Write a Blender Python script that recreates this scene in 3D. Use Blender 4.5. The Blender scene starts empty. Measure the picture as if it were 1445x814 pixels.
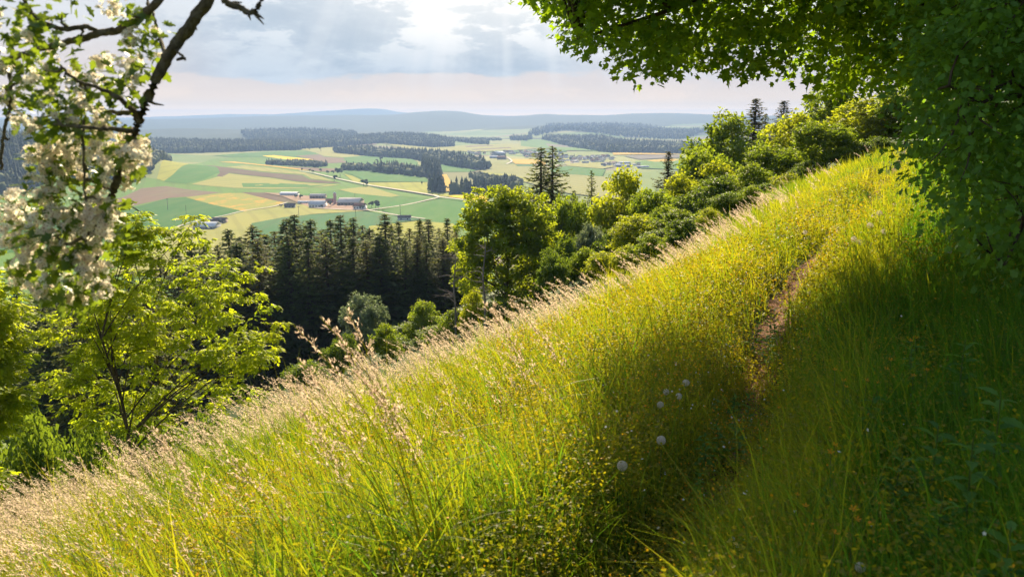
import bpy, bmesh, math, random
import numpy as np
from mathutils import Vector

random.seed(7)
RNG = np.random.default_rng(7)
C = bpy.context.scene.collection
SC = bpy.context.scene
R = math.radians

# ------------------------------------------------------------------ camera
FPX = 1124.0                       # focal length in photograph pixels (28 mm on 36 mm)
PITCH = math.atan((407 - 165) / FPX)
EYE = np.array([0.0, 0.0, 1.65])
cam_d = bpy.data.cameras.new('camera')
cam = bpy.data.objects.new('camera', cam_d)
C.objects.link(cam)
cam_d.lens = 28.0
cam_d.sensor_width = 36.0
cam_d.clip_start = 0.05
cam_d.clip_end = 90000
cam.location = EYE
cam.rotation_euler = (math.pi / 2 - PITCH, 0, 0)
cam_d.dof.use_dof = True
cam_d.dof.focus_distance = 11.0
cam_d.dof.aperture_fstop = 6.0
SC.camera = cam

# ------------------------------------------------------------------ render and exposure
SC.view_settings.view_transform = 'Standard'
SC.view_settings.look = 'None'
SC.view_settings.gamma = 1
SC.view_settings.use_curve_mapping = False
SC.view_settings.exposure = 1.1
SC.render.engine = 'CYCLES'
SC.cycles.use_denoising = True
SC.cycles.max_bounces = 6
SC.cycles.diffuse_bounces = 3
SC.cycles.glossy_bounces = 2
SC.cycles.transmission_bounces = 4
SC.cycles.transparent_max_bounces = 8
SC.cycles.volume_bounces = 0
SC.cycles.sample_clamp_indirect = 6
SC.cycles.use_adaptive_sampling = True
SC.cycles.adaptive_threshold = 0.02

# ------------------------------------------------------------------ sun and sky
SUN_AZ, SUN_EL = R(-3), R(31)       # azimuth from the view axis to the right
sun_d = bpy.data.lights.new('sun', 'SUN')
sun_d.energy = 5.0
sun_d.angle = R(0.55)
sun_d.color = (1.0, 0.83, 0.56)
sun = bpy.data.objects.new('sun', sun_d)
C.objects.link(sun)
sdir = Vector((math.sin(SUN_AZ) * math.cos(SUN_EL), math.cos(SUN_AZ) * math.cos(SUN_EL), math.sin(SUN_EL)))
sun.rotation_euler = (-sdir).to_track_quat('-Z', 'Y').to_euler()
sun.location = (0, 0, 60)

world = bpy.data.worlds.new('World')
SC.world = world
world.use_nodes = True


class NT:
    """small helper around a node tree"""
    def __init__(s, tree):
        s.t = tree
        tree.nodes.clear()

    def n(s, typ, inp=None, **kw):
        nd = s.t.nodes.new(typ)
        for k, v in kw.items():
            setattr(nd, k, v)
        for k, v in (inp or {}).items():
            sock = nd.inputs[k]
            if isinstance(v, bpy.types.NodeSocket):
                s.t.links.new(v, sock)
            else:
                sock.default_value = v
        return nd

    def m(s, op, a, b=0.0, c=0.0, clamp=False):
        return s.n('ShaderNodeMath', {0: a, 1: b, 2: c}, operation=op, use_clamp=clamp).outputs[0]

    def mix(s, f, a, b, blend='MIX'):
        nd = s.n('ShaderNodeMix', data_type='RGBA', blend_type=blend)
        for i, v in ((0, f), (6, a), (7, b)):
            if isinstance(v, bpy.types.NodeSocket):
                s.t.links.new(v, nd.inputs[i])
            else:
                nd.inputs[i].default_value = v if i == 0 else (*v[:3], 1)
        return nd.outputs[2]

    def ss(s, x, lo, hi):
        nd = s.n('ShaderNodeMapRange', {'Value': x, 'From Min': lo, 'From Max': hi, 'To Min': 0.0, 'To Max': 1.0},
                 interpolation_type='SMOOTHSTEP')
        return nd.outputs[0]


w = NT(world.node_tree)
tc = w.n('ShaderNodeTexCoord')
sep = w.n('ShaderNodeSeparateXYZ', {0: tc.outputs['Generated']})
X, Y, Z = sep.outputs
az = w.m('MULTIPLY', w.m('ARCTAN2', X, Y), 57.2958)          # degrees, 0 straight ahead
el = w.m('MULTIPLY', w.m('ARCSINE', Z), 57.2958)
sky = w.n('ShaderNodeTexSky', sky_type='NISHITA', sun_disc=False, sun_elevation=SUN_EL, sun_rotation=SUN_AZ,
          altitude=500, air_density=1.2, dust_density=2.0, ozone_density=1.0)
bg_sky = w.n('ShaderNodeBackground', {'Color': sky.outputs[0], 'Strength': 0.09})


def sky_noise(sx, sy, detail, rough, off=0.0, scale=1.0):
    v = w.n('ShaderNodeCombineXYZ', {0: w.m('MULTIPLY', az, sx), 1: w.m('MULTIPLY', el, sy), 2: off})
    return w.n('ShaderNodeTexNoise', {'Vector': v.outputs[0], 'Scale': scale, 'Detail': detail, 'Roughness': rough}).outputs[0]


n1 = sky_noise(0.055, 0.20, 6, 0.55, 3.1)
n2 = sky_noise(0.15, 0.40, 10, 0.62, 8.7)
n3 = sky_noise(0.03, 0.07, 3, 0.5, 21.3)
# grey cloud bank whose ragged lower edge hangs about three degrees up
edge = w.m('ADD', w.m('MULTIPLY', w.m('SUBTRACT', n1, 0.5), 3.2), w.m('MULTIPLY', w.m('SUBTRACT', n2, 0.5), 2.4))
bank = w.ss(w.m('ADD', el, edge), 2.55, 2.95)
left = w.ss(az, -27.0, -17.0)
right = w.m('SUBTRACT', 1.0, w.ss(w.m('ADD', az, w.m('MULTIPLY', edge, 1.2)), 1.0, 9.0))
bank = w.m('MULTIPLY', bank, w.m('MULTIPLY', left, w.m('ADD', w.m('MULTIPLY', right, 0.72), 0.28)))
# bright broken tops around the sun's bearing
dz = w.m('ABSOLUTE', w.m('SUBTRACT', az, -1.0))
glow = w.m('SUBTRACT', 1.0, w.ss(dz, 0.0, 26.0))
puff = w.m('MULTIPLY', w.ss(n2, 0.485, 0.545), w.ss(w.m('ADD', el, w.m('MULTIPLY', edge, 0.6)), 3.6, 6.4))
low = w.mix(w.ss(n2, 0.47, 0.56), (0.95, 0.77, 0.62), (0.62, 0.585, 0.58))
low = w.mix(w.ss(el, -0.5, 3.0), low, (0.74, 0.64, 0.59))
low = w.mix(w.m('SUBTRACT', 1.0, w.ss(el, 0.2, 2.6)), low, (1.15, 0.82, 0.52))
low = w.mix(w.m('SUBTRACT', 1.0, w.ss(el, 0.1, 0.9)), low, (2.7, 1.60, 0.55))
low = w.mix(w.ss(el, 2.5, 6.5), low, (0.68, 0.70, 0.73))
grey = w.mix(w.ss(n2, 0.36, 0.62), (0.385, 0.475, 0.57), (0.58, 0.65, 0.72))
grey = w.mix(w.m('MULTIPLY', w.ss(el, 3.5, 9.0), w.m('ADD', w.m('MULTIPLY', glow, 0.55), 0.15)), grey, (0.70, 0.75, 0.80))
col = w.mix(bank, low, grey)
# faint shafts fanning from the sun
ds = w.m('DIVIDE', w.m('SUBTRACT', az, -1.0), w.m('SUBTRACT', 31.0, el))
vs = w.n('ShaderNodeCombineXYZ', {0: w.m('MULTIPLY', ds, 9.0), 1: 0.0, 2: 4.4})
shaft = w.n('ShaderNodeTexNoise', {'Vector': vs.outputs[0], 'Scale': 1.0, 'Detail': 3.0, 'Roughness': 0.6}).outputs[0]
shaft = w.m('MULTIPLY', w.ss(shaft, 0.42, 0.70), w.m('MULTIPLY', w.ss(el, 0.5, 4.0), w.m('MULTIPLY', glow, 0.46)))
col = w.mix(shaft, col, (0.88, 0.88, 0.88))
col = w.mix(w.m('MULTIPLY', puff, w.m('ADD', w.m('MULTIPLY', glow, 0.75), 0.12)), col, (0.98, 0.97, 0.95))
# clouds are brightest towards the sun and dimmed behind the camera to deepen the shade
fwd = w.m('SUBTRACT', 1.0, w.m('MULTIPLY', w.ss(w.m('ABSOLUTE', az), 42.0, 110.0), 0.50))
halo = w.m('MULTIPLY', w.m('SUBTRACT', 1.0, w.ss(dz, 0.0, 17.0)), w.ss(el, 1.5, 10.5))
col = w.mix(w.m('MULTIPLY', halo, 0.62), col, (1.04, 1.0, 0.92))
bg_cloud = w.n('ShaderNodeBackground', {'Color': col, 'Strength': w.m('MULTIPLY', fwd, 0.53)})
cover = w.m('SUBTRACT', 1.0, w.m('MULTIPLY', w.ss(w.m('ADD', el, w.m('MULTIPLY', w.m('SUBTRACT', n3, 0.5), 30.0)), 9.0, 22.0), 0.8))
mixs = w.n('ShaderNodeMixShader', {0: cover, 1: bg_sky.outputs[0], 2: bg_cloud.outputs[0]})
w.n('ShaderNodeOutputWorld', {0: mixs.outputs[0]})


# ------------------------------------------------------------------ terrain
PAZ = R(27)
PUX, PUY = math.sin(PAZ), math.cos(PAZ)
FLOOR = -112.0


def uv(x, y):
    return x * PUX + y * PUY, -x * PUY + y * PUX


def xy(u, v):
    return u * PUX - v * PUY, u * PUY + v * PUX


# (photo x, distance, half width across, half depth, height): wooded rises standing on the plain
MOUNDS = [(-70, 1500, 330, 300, 78), (175, 1480, 110, 150, 16), (300, 2950, 420, 260, 10), (430, 4500, 520, 420, 34),
          (565, 3600, 190, 260, 26), (250, 5200, 900, 500, 40), (-150, 3000, 700, 700, 60), (850, 3700, 400, 300, 8)]
# far ridges: (distance, half depth, crest height profile as (photo x, photo y))
RIDGES = [
    (12600, 2000, [(-900, 166), (200, 166), (260, 164), (330, 161.5), (400, 161.5), (440, 158.5), (500, 155), (530, 153.5), (548, 155), (570, 159),
                  (650, 162), (760, 165), (1300, 166), (2400, 166)]),
    (8200, 2700, [(-900, 168), (0, 168), (200, 168.5), (300, 167), (380, 164.5), (470, 163), (560, 162), (590, 158.5), (620, 156.5), (650, 157),
                  (680, 162), (705, 164), (740, 163), (765, 161), (810, 162.5), (850, 163), (890, 161), (935, 160.5), (985, 162), (1050, 164), (1500, 165), (2400, 166)]),
    (5900, 900, [(-900, 186), (300, 190), (520, 188), (640, 185), (720, 177.5), (780, 174.5), (860, 175.5), (930, 178), (1000, 178), (1100, 177), (2400, 178)]),
    (4700, 500, [(-900, 190), (0, 190), (200, 191), (300, 191.5), (560, 196), (700, 192), (745, 186), (800, 182), (860, 183), (940, 187), (1000, 186), (2400, 188)]),
]


def sstep(t):
    t = np.clip(t, 0, 1)
    return t * t * (3 - 2 * t)


PATH_UV = [(-3, 0.85), (1.5, 0.82), (2.6, 0.78), (3.4, 0.70), (4.2, 0.72), (5.2, 0.85), (6.5, 1.02), (8.2, 1.12), (10, 1.08), (13, 1.0), (17, 0.92), (24, 0.8), (34, 0.8), (50, 0.8)]


def path_v(u):
    return np.interp(u, [p[0] for p in PATH_UV], [p[1] for p in PATH_UV])


def H(x, y, far=True):
    x = np.asarray(x, float)
    y = np.asarray(y, float)
    u, v = uv(x, y)
    q = v - 0.8
    wp = np.clip(q, 0, None)
    w1 = 5.2
    a = np.minimum(wp, w1)
    z = -(0.26 * a + 0.025 * a * a)
    z = z - 0.52 * np.clip(wp - w1, 0, 15) - 0.43 * np.clip(wp - w1 - 15, 0, None)
    z = z * (1 + (0.10 * sstep((u - 3) / 5) + 0.44 * sstep((u - 7) / 12) - 0.50 * sstep((u - 22) / 15)) * sstep((90 - v) / 40))
    wn = np.clip(-q, 0, None)
    b = np.minimum(wn, 6)
    z = z + 0.2 * b + 0.03 * b * b + 0.45 * np.clip(wn - 6, 0, 30)
    t = np.clip((z - FLOOR) / 8.0, -60, 60)
    z = FLOOR + 8.0 * np.log1p(np.exp(t))
    d = np.hypot(x, y)
    near = np.clip(1 - (d - 40) / 60, 0, 1)
    z = z + near * (0.05 * np.sin(u * 1.9 + 1.3 * np.sin(v * 1.1)) * np.sin(v * 1.7 + 0.6) + 0.10 * np.sin(u * 0.55 + 2) * np.sin(v * 0.6 + 1)
                    + 0.02 * np.sin(u * 5.1 + v * 3.3) * np.sin(v * 4.7 - u * 1.3))
    # the bank along the left of the path and the worn path itself
    pv = path_v(u)
    z = z - near * 0.13 * np.exp(-((v - pv) / 0.26) ** 2) + near * 0.07 * np.exp(-((v - pv - 0.75) / 0.4) ** 2)
    if far:
        for (px, D, sx, sy, h) in MOUNDS:
            cx = (px - 722.5) / FPX * D
            z = z + h * np.exp(-((x - cx) / sx) ** 2 - ((y - D) / sy) ** 2)
        yy = np.maximum(y, 1.0)
        pxx = 722.5 + FPX * x / yy
        for (D, wd, prof) in RIDGES:
            top = 1.65 + D * (165 - np.interp(pxx, [p[0] for p in prof], [p[1] for p in prof])) / FPX
            k = sstep(1 - np.abs(y - D) / wd / (1 + 0.0 * y))
            wob = 1 + 0.05 * np.sin(x / 700.0 + 2) * np.sin(y / 500.0)
            z = np.where(y > 100, np.maximum(z, FLOOR + (top - FLOOR) * k * wob), z)
        z = z + np.where(d > 500, np.minimum((d - 500) / 800, 1) * 1.6 * (np.sin(x / 160 + 1) * np.sin(y / 210 + 2) + 0.7 * np.sin(x / 77 + y / 150)), 0)
    return z


def ray(px, py):
    fx = (px - 722.5) / FPX
    fu = -(py - 407) / FPX
    d = np.array([fx, math.cos(PITCH) + fu * math.sin(PITCH), -math.sin(PITCH) + fu * math.cos(PITCH)])
    return d


def at(px, py, Yd):
    """world point seen at photo pixel (px, py) whose distance along Y is Yd"""
    d = ray(px, py)
    return EYE + d * (Yd / d[1])


TT = np.concatenate([[0.8], 0.8 * np.cumprod(np.full(1100, 1.01))])


def hit(px, py):
    """where the view through a photo pixel meets the terrain"""
    d = ray(px, py)
    P = EYE[None] + TT[:, None] * d[None]
    below = P[:, 2] < H(P[:, 0], P[:, 1])
    i = int(np.argmax(below)) if below.any() else len(TT) - 1
    lo, hi = TT[max(i - 1, 0)], TT[i]
    for _ in range(18):
        mid = 0.5 * (lo + hi)
        p = EYE + d * mid
        if p[2] < float(H(p[0], p[1])):
            hi = mid
        else:
            lo = mid
    return EYE + d * hi


def row_dist(py):
    """distance of a row of the flat plain"""
    d = ray(722.5, py)
    return (FLOOR - EYE[2]) / d[2] * d[1]


# ------------------------------------------------------------------ mesh helpers
def mesh_np(name, V, F, mats, parent=None, tint=None, mi=None, smooth=False, link=True, prefix=None):
    """V (n,3); F a list of (m,k) index arrays; tint per-vertex float"""
    V = np.ascontiguousarray(V, np.float32)
    me = bpy.data.meshes.new(name)
    F = [np.asarray(f, np.int32) for f in F if len(f)]
    nl = sum(f.size for f in F)
    npoly = sum(len(f) for f in F)
    me.vertices.add(len(V))
    me.vertices.foreach_set('co', V.ravel())
    me.loops.add(nl)
    me.loops.foreach_set('vertex_index', np.concatenate([f.ravel() for f in F]))
    me.polygons.add(npoly)
    tot = np.concatenate([np.full(len(f), f.shape[1], np.int32) for f in F])
    start = np.concatenate([[0], np.cumsum(tot)[:-1]]).astype(np.int32)
    me.polygons.foreach_set('loop_start', start)
    if mi is not None:
        me.polygons.foreach_set('material_index', np.ascontiguousarray(mi, np.int32))
    if smooth:
        me.polygons.foreach_set('use_smooth', np.ones(npoly, bool))
    me.update(calc_edges=True)
    if tint is not None:
        at_ = me.attributes.new('tint', 'FLOAT', 'POINT')
        at_.data.foreach_set('value', np.ascontiguousarray(tint, np.float32))
    for m_ in (mats if isinstance(mats, (list, tuple)) else [mats]):
        me.materials.append(m_)
    o = bpy.data.objects.new(name, me)
    if link:
        C.objects.link(o)
    if parent is not None:
        o.parent = parent
    return o


class MB:
    """collects pieces (V, F, tint) into one mesh"""
    def __init__(s):
        s.V, s.F, s.T, s.M, s.n = [], {}, [], {}, 0

    def add(s, V, F, tint=0.5, m=0):
        V = np.asarray(V, float).reshape(-1, 3)
        F = np.asarray(F, int)
        if not len(V) or not len(F):
            return
        s.V.append(V)
        k = F.shape[1]
        s.F.setdefault(k, []).append(F + s.n)
        s.M.setdefault(k, []).append(np.full(len(F), m))
        s.T.append(np.broadcast_to(np.asarray(tint, float), (len(V),)))
        s.n += len(V)

    def build(s, name, mats, parent=None, smooth=False):
        ks = sorted(s.F)
        return mesh_np(name, np.concatenate(s.V), [np.concatenate(s.F[k]) for k in ks], mats, parent,
                       np.concatenate(s.T), np.concatenate([np.concatenate(s.M[k]) for k in ks]), smooth)


def tube(pts, rad, sides=6):
    pts = np.asarray(pts, float)
    rad = np.broadcast_to(np.asarray(rad, float), (len(pts),))
    tg = np.gradient(pts, axis=0)
    tg /= np.linalg.norm(tg, axis=1)[:, None] + 1e-9
    ref = np.where(np.abs(tg[:, 2:3]) < 0.9, np.array([[0, 0, 1.0]]), np.array([[1.0, 0, 0]]))
    a = np.cross(tg, ref)
    a /= np.linalg.norm(a, axis=1)[:, None] + 1e-9
    b = np.cross(tg, a)
    th = np.linspace(0, 2 * np.pi, sides, endpoint=False)
    V = pts[:, None] + rad[:, None, None] * (np.cos(th)[None, :, None] * a[:, None] + np.sin(th)[None, :, None] * b[:, None])
    n = len(pts)
    i = np.arange(n - 1)[:, None] * sides
    j = np.arange(sides)[None]
    j2 = (j + 1) % sides
    F = np.stack([i + j, i + j2, i + sides + j2, i + sides + j], -1).reshape(-1, 4)
    return V.reshape(-1, 3), F


def curve(p0, p1, p2, n=6):
    t = np.linspace(0, 1, n)[:, None]
    return (1 - t) ** 2 * np.asarray(p0) + 2 * t * (1 - t) * np.asarray(p1) + t * t * np.asarray(p2)


def smooth_path(pts, n=6):
    pts = np.asarray(pts, float)
    P = np.vstack([2 * pts[0] - pts[1], pts, 2 * pts[-1] - pts[-2]])
    out = []
    for i in range(1, len(P) - 2):
        t = np.linspace(0, 1, n, endpoint=False)[:, None]
        a, b, c, d = P[i - 1], P[i], P[i + 1], P[i + 2]
        out.append(0.5 * (2 * b + (c - a) * t + (2 * a - 5 * b + 4 * c - d) * t ** 2 + (3 * b - a - 3 * c + d) * t ** 3))
    out.append(pts[-1:])
    return np.vstack(out)


def unit(a):
    return a / (np.linalg.norm(a, axis=-1, keepdims=True) + 1e-9)


def frames(nrm, tan):
    """rotation matrices with columns (side, tangent, normal)"""
    nrm = unit(nrm)
    tan = unit(tan - nrm * (tan * nrm).sum(-1, keepdims=True))
    side = np.cross(tan, nrm)
    return np.stack([side, tan, nrm], -1)


def scatter(tv, tf, pos, rot, scale):
    tv = np.asarray(tv, float)
    V = np.einsum('nij,kj->nki', rot, tv) * np.asarray(scale).reshape(-1, 1, 1) + pos[:, None]
    F = (np.asarray(tf)[None] + (np.arange(len(pos)) * len(tv))[:, None, None]).reshape(-1, len(tf[0]))
    return V.reshape(-1, 3), F


def rnd(n, k=3):
    return RNG.normal(size=(n, k))


# leaf outlines: y runs from stalk to tip, z is the leaf's normal
def fan(outline, cz=0.0, droop=0.12):
    o = np.array([[x_, y_, -droop * y_ * y_ + 0.22 * abs(x_)] for x_, y_ in outline])
    V = np.vstack([[[0, 0.45, cz - droop * 0.2]], o])
    n = len(o)
    F = [[0, 1 + i, 1 + (i + 1) % n] for i in range(n)]
    return V, F


LEAF = (np.array([[0, 0, 0], [-.34, .5, .10], [0, 1, -.12], [.34, .5, .10]], float), [[0, 2, 1], [0, 3, 2]])
MAPLE = fan([(0, 0), (.22, .05), (.48, .22), (.30, .40), (.52, .68), (.22, .66), (0, 1.0), (-.22, .66), (-.52, .68), (-.30, .40), (-.48, .22), (-.22, .05)])
HAWLEAF = fan([(0, -.1), (.10, .18), (.36, .34), (.22, .46), (.42, .66), (.20, .72), (.16, .92), (0, 1.02), (-.16, .92), (-.20, .72), (-.42, .66), (-.22, .46), (-.36, .34), (-.10, .18)])


def pinnate():
    V, F = [], []
    lv, lf = LEAF
    spots = [(0.25, 1), (0.25, -1), (0.5, 1), (0.5, -1), (0.75, 1), (0.75, -1), (1.0, 0)]
    for y_, s in spots:
        ang = -s * R(62)
        c, sn = math.cos(ang), math.sin(ang)
        L = 0.46 if s else 0.5
        for k in lv * L * np.array([0.95, 1, 1]):
            X_, Y_ = k[0] * c - k[1] * sn, k[0] * sn + k[1] * c
            V.append([X_, Y_ + y_ * 0.85, k[2] - 0.30 * (y_ * y_) - 0.35 * abs(X_)])
        F += [[i + 4 * (len(V) // 4 - 1) for i in f] for f in lf]
    return np.array(V), F


PINNATE = pinnate()


# ------------------------------------------------------------------ materials
def mat(name):
    m_ = bpy.data.materials.new(name)
    m_.use_nodes = True
    return m_, NT(m_.node_tree)


def leaf_mat(name, ca, cb, tr, tmix=0.45, rough=0.45, spec=0.35, trlo=None):
    """two-sided leaf: ca..cb by the leaf's own tint, light passing through comes out as tr"""
    m_, t = mat(name)
    a = t.n('ShaderNodeAttribute', attribute_name='tint')
    f = a.outputs['Fac']
    col = t.mix(f, ca, cb)
    trc = t.mix(f, trlo or tr, tuple(min(1, c * 1.3) for c in tr))
    p = t.n('ShaderNodeBsdfPrincipled', {'Base Color': col, 'Roughness': rough, 'Specular IOR Level': spec})
    q = t.n('ShaderNodeBsdfTranslucent', {'Color': trc})
    mx = t.n('ShaderNodeMixShader', {0: tmix, 1: p.outputs[0], 2: q.outputs[0]})
    t.n('ShaderNodeOutputMaterial', {0: mx.outputs[0]})
    return m_


def flat_mat(name, c1, c2=None, scale=8.0, rough=0.8, bump=0.0, stretch=(1, 1, 1)):
    m_, t = mat(name)
    tc_ = t.n('ShaderNodeTexCoord')
    mp = t.n('ShaderNodeMapping', {'Vector': tc_.outputs['Object'], 'Scale': stretch})
    nz = t.n('ShaderNodeTexNoise', {'Vector': mp.outputs[0], 'Scale': scale, 'Detail': 6.0, 'Roughness': 0.65})
    col = t.mix(t.ss(nz.outputs[0], 0.32, 0.68), c1, c2 or tuple(c * 0.7 for c in c1))
    p = t.n('ShaderNodeBsdfPrincipled', {'Base Color': col, 'Roughness': rough, 'Specular IOR Level': 0.2})
    if bump:
        bp = t.n('ShaderNodeBump', {'Height': nz.outputs[0], 'Strength': bump, 'Distance': 0.05})
        t.t.links.new(bp.outputs[0], p.inputs['Normal'])
    t.n('ShaderNodeOutputMaterial', {0: p.outputs[0]})
    return m_


M = {}
M['bark'] = flat_mat('bark', (0.13, 0.095, 0.065), (0.05, 0.038, 0.028), 9, 0.9, 0.6, (1, 1, 0.25))
M['dead_wood'] = flat_mat('dead_wood', (0.30, 0.25, 0.21), (0.16, 0.13, 0.11), 9, 0.9, 0.4, (1, 1, 0.3))
M['hawthorn_bark'] = flat_mat('hawthorn_bark', (0.30, 0.25, 0.16), (0.12, 0.095, 0.065), 45, 0.9, 0.9)
M['ash_leaf'] = leaf_mat('ash_leaf', (0.11, 0.16, 0.012), (0.25, 0.27, 0.015), (0.66, 0.69, 0.016), 0.58, 0.5, 0.2, (0.42, 0.58, 0.014))
M['beech_leaf'] = leaf_mat('beech_leaf', (0.055, 0.115, 0.012), (0.14, 0.20, 0.014), (0.56, 0.60, 0.015), 0.58, 0.5, 0.15, (0.34, 0.46, 0.015))
M['belt_leaf'] = leaf_mat('belt_leaf', (0.055, 0.105, 0.014), (0.14, 0.18, 0.018), (0.40, 0.47, 0.018), 0.52, 0.5, 0.15, (0.20, 0.32, 0.015))
M['gold_leaf'] = leaf_mat('gold_leaf', (0.085, 0.145, 0.012), (0.18, 0.225, 0.018), (0.50, 0.54, 0.015), 0.54, 0.5, 0.15)
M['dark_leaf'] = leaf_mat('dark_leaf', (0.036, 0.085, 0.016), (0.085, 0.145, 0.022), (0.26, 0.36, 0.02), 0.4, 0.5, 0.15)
M['willow_leaf'] = leaf_mat('willow_leaf', (0.12, 0.17, 0.08), (0.24, 0.28, 0.18), (0.22, 0.28, 0.11), 0.38)
M['maple_leaf'] = leaf_mat('maple_leaf', (0.03, 0.11, 0.012), (0.085, 0.19, 0.018), (0.36, 0.54, 0.012), 0.47, 0.5, 0.2)
M['shade_leaf'] = leaf_mat('shade_leaf', (0.045, 0.125, 0.02), (0.12, 0.24, 0.035), (0.26, 0.46, 0.02), 0.38, 0.5, 0.2)
M['haw_leaf'] = leaf_mat('haw_leaf', (0.03, 0.085, 0.012), (0.09, 0.16, 0.016), (0.26, 0.36, 0.02), 0.42, 0.4, 0.4)
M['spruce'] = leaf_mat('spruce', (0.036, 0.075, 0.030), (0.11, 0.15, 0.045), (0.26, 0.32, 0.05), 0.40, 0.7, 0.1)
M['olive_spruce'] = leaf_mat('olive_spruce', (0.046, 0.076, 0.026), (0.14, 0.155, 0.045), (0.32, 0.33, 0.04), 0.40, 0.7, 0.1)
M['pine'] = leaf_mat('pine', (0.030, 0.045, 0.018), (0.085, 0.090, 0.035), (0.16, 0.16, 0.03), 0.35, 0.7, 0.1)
M['petal'] = leaf_mat('petal', (0.80, 0.70, 0.57), (0.92, 0.86, 0.76), (0.95, 0.82, 0.64), 0.55, 0.6, 0.2)
M['anther'] = flat_mat('anther', (0.42, 0.20, 0.08), (0.25, 0.10, 0.05), 200, 0.8)
M['grass'] = leaf_mat('grass', (0.042, 0.125, 0.014), (0.22, 0.20, 0.022), (0.50, 0.47, 0.012), 0.52, 0.5, 0.2, (0.15, 0.32, 0.012))
M['weed_leaf'] = leaf_mat('weed_leaf', (0.035, 0.11, 0.02), (0.07, 0.17, 0.03), (0.22, 0.42, 0.02), 0.4, 0.6, 0.12)
M['seed'] = leaf_mat('seed', (0.30, 0.18, 0.12), (0.56, 0.45, 0.32), (0.80, 0.62, 0.45), 0.56, 0.6, 0.25)
M['herb'] = leaf_mat('herb', (0.06, 0.11, 0.010), (0.22, 0.19, 0.014), (0.50, 0.40, 0.01), 0.48, 0.5, 0.2, (0.16, 0.29, 0.01))
M['bloom'] = leaf_mat('bloom', (0.68, 0.20, 0.01), (0.78, 0.42, 0.015), (0.7, 0.42, 0.01), 0.4, 0.6, 0.2)
M['white_bloom'] = leaf_mat('white_bloom', (0.68, 0.66, 0.58), (0.8, 0.79, 0.74), (0.7, 0.68, 0.6), 0.35, 0.6, 0.2)
M['wood_pole'] = flat_mat('wood_pole', (0.13, 0.11, 0.09), (0.08, 0.07, 0.06), 3)


def tag(o, label=None, cat=None, group=None, kind=None):
    if label:
        o['label'] = label
    if cat:
        o['category'] = cat
    if group:
        o['group'] = group
    if kind:
        o['kind'] = kind
    return o


def empty(name, loc, rz=0.0, sc=1.0):
    o = bpy.data.objects.new(name, None)
    C.objects.link(o)
    o.location = loc
    o.rotation_euler = (0, 0, rz)
    o.scale = (sc, sc, sc) if np.isscalar(sc) else sc
    o.empty_display_size = 0.2
    return o


def copy_tree(o, parent=None):
    c = o.copy()
    C.objects.link(c)
    if parent is not None:
        c.parent = parent
    for ch in list(o.children):
        copy_tree(ch, c)
    return c


ORD = ['first', 'second', 'third', 'fourth', 'fifth', 'sixth', 'seventh', 'eighth', 'ninth', 'tenth', 'eleventh', 'twelfth', 'thirteenth',
       'fourteenth', 'fifteenth', 'sixteenth', 'seventeenth', 'eighteenth', 'nineteenth', 'twentieth', 'twenty-first', 'twenty-second',
       'twenty-third', 'twenty-fourth', 'twenty-fifth', 'twenty-sixth', 'twenty-seventh', 'twenty-eighth']

# ------------------------------------------------------------------ ground sheet
rings = [0.0]
r_ = 0.6
while r_ < 60000:
    rings.append(r_)
    r_ *= 1.022 if r_ < 60 else (1.03 if r_ < 900 else 1.018)
rings = np.array(rings)
front = np.radians(np.arange(-44, 44.01, 0.45))
back = np.radians(np.arange(47, 316.1, 6))
azs = np.concatenate([front, back])
nr, na = len(rings) - 1, len(azs)
gx = rings[1:, None] * np.sin(azs)[None]
gy = rings[1:, None] * np.cos(azs)[None]
gz = H(gx, gy)
GV = np.vstack([[[0, 0, float(H(0, 0))]], np.stack([gx, gy, gz], -1).reshape(-1, 3)])
i = 1 + np.arange(nr - 1)[:, None] * na
j = np.arange(na)[None]
j2 = (j + 1) % na
GF4 = np.stack([i + j, i + na + j, i + na + j2, i + j2], -1).reshape(-1, 4)
GF3 = np.stack([np.zeros(na, int), 1 + np.arange(na), 1 + (np.arange(na) + 1) % na], -1)

gm, t = mat('ground')
geo = t.n('ShaderNodeNewGeometry')
pos = geo.outputs['Position']
sp = t.n('ShaderNodeSeparateXYZ', {0: pos})
dist = t.n('ShaderNodeVectorMath', {0: pos}, operation='LENGTH').outputs['Value']
nz = t.n('ShaderNodeTexNoise', {'Vector': pos, 'Scale': 2.2, 'Detail': 8.0, 'Roughness': 0.65}).outputs[0]
nz2 = t.n('ShaderNodeTexNoise', {'Vector': pos, 'Scale': 0.35, 'Detail': 5.0}).outputs[0]
soil = t.mix(t.ss(nz, 0.35, 0.65), (0.045, 0.05, 0.012), (0.075, 0.095, 0.018))
soil = t.mix(t.ss(nz2, 0.4, 0.62), soil, (0.055, 0.085, 0.014))
# plain: patchwork of fields in long narrow cells
mp = t.n('ShaderNodeMapping', {'Vector': pos, 'Scale': (1 / 420.0, 1 / 260.0, 0), 'Rotation': (0, 0, 0.35)})
vor = t.n('ShaderNodeTexVoronoi', {'Vector': mp.outputs[0], 'Scale': 1.0, 'Randomness': 0.8}, distance='MANHATTAN')
cr = t.n('ShaderNodeValToRGB', {0: t.n('ShaderNodeSeparateColor', {0: vor.outputs['Color']}).outputs[0]})
els = cr.color_ramp
els.interpolation = 'CONSTANT'
els.elements[0].position, els.elements[0].color = 0.0, (0.11, 0.20, 0.045, 1)
els.elements[1].position, els.elements[1].color = 0.22, (0.20, 0.25, 0.07, 1)
for p_, c_ in ((0.42, (0.17, 0.24, 0.06, 1)), (0.58, (0.25, 0.26, 0.085, 1)), (0.72, (0.14, 0.22, 0.055, 1)), (0.86, (0.20, 0.16, 0.11, 1)), (0.93, (0.30, 0.31, 0.10, 1))):
    e_ = els.elements.new(p_)
    e_.color = c_
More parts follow.
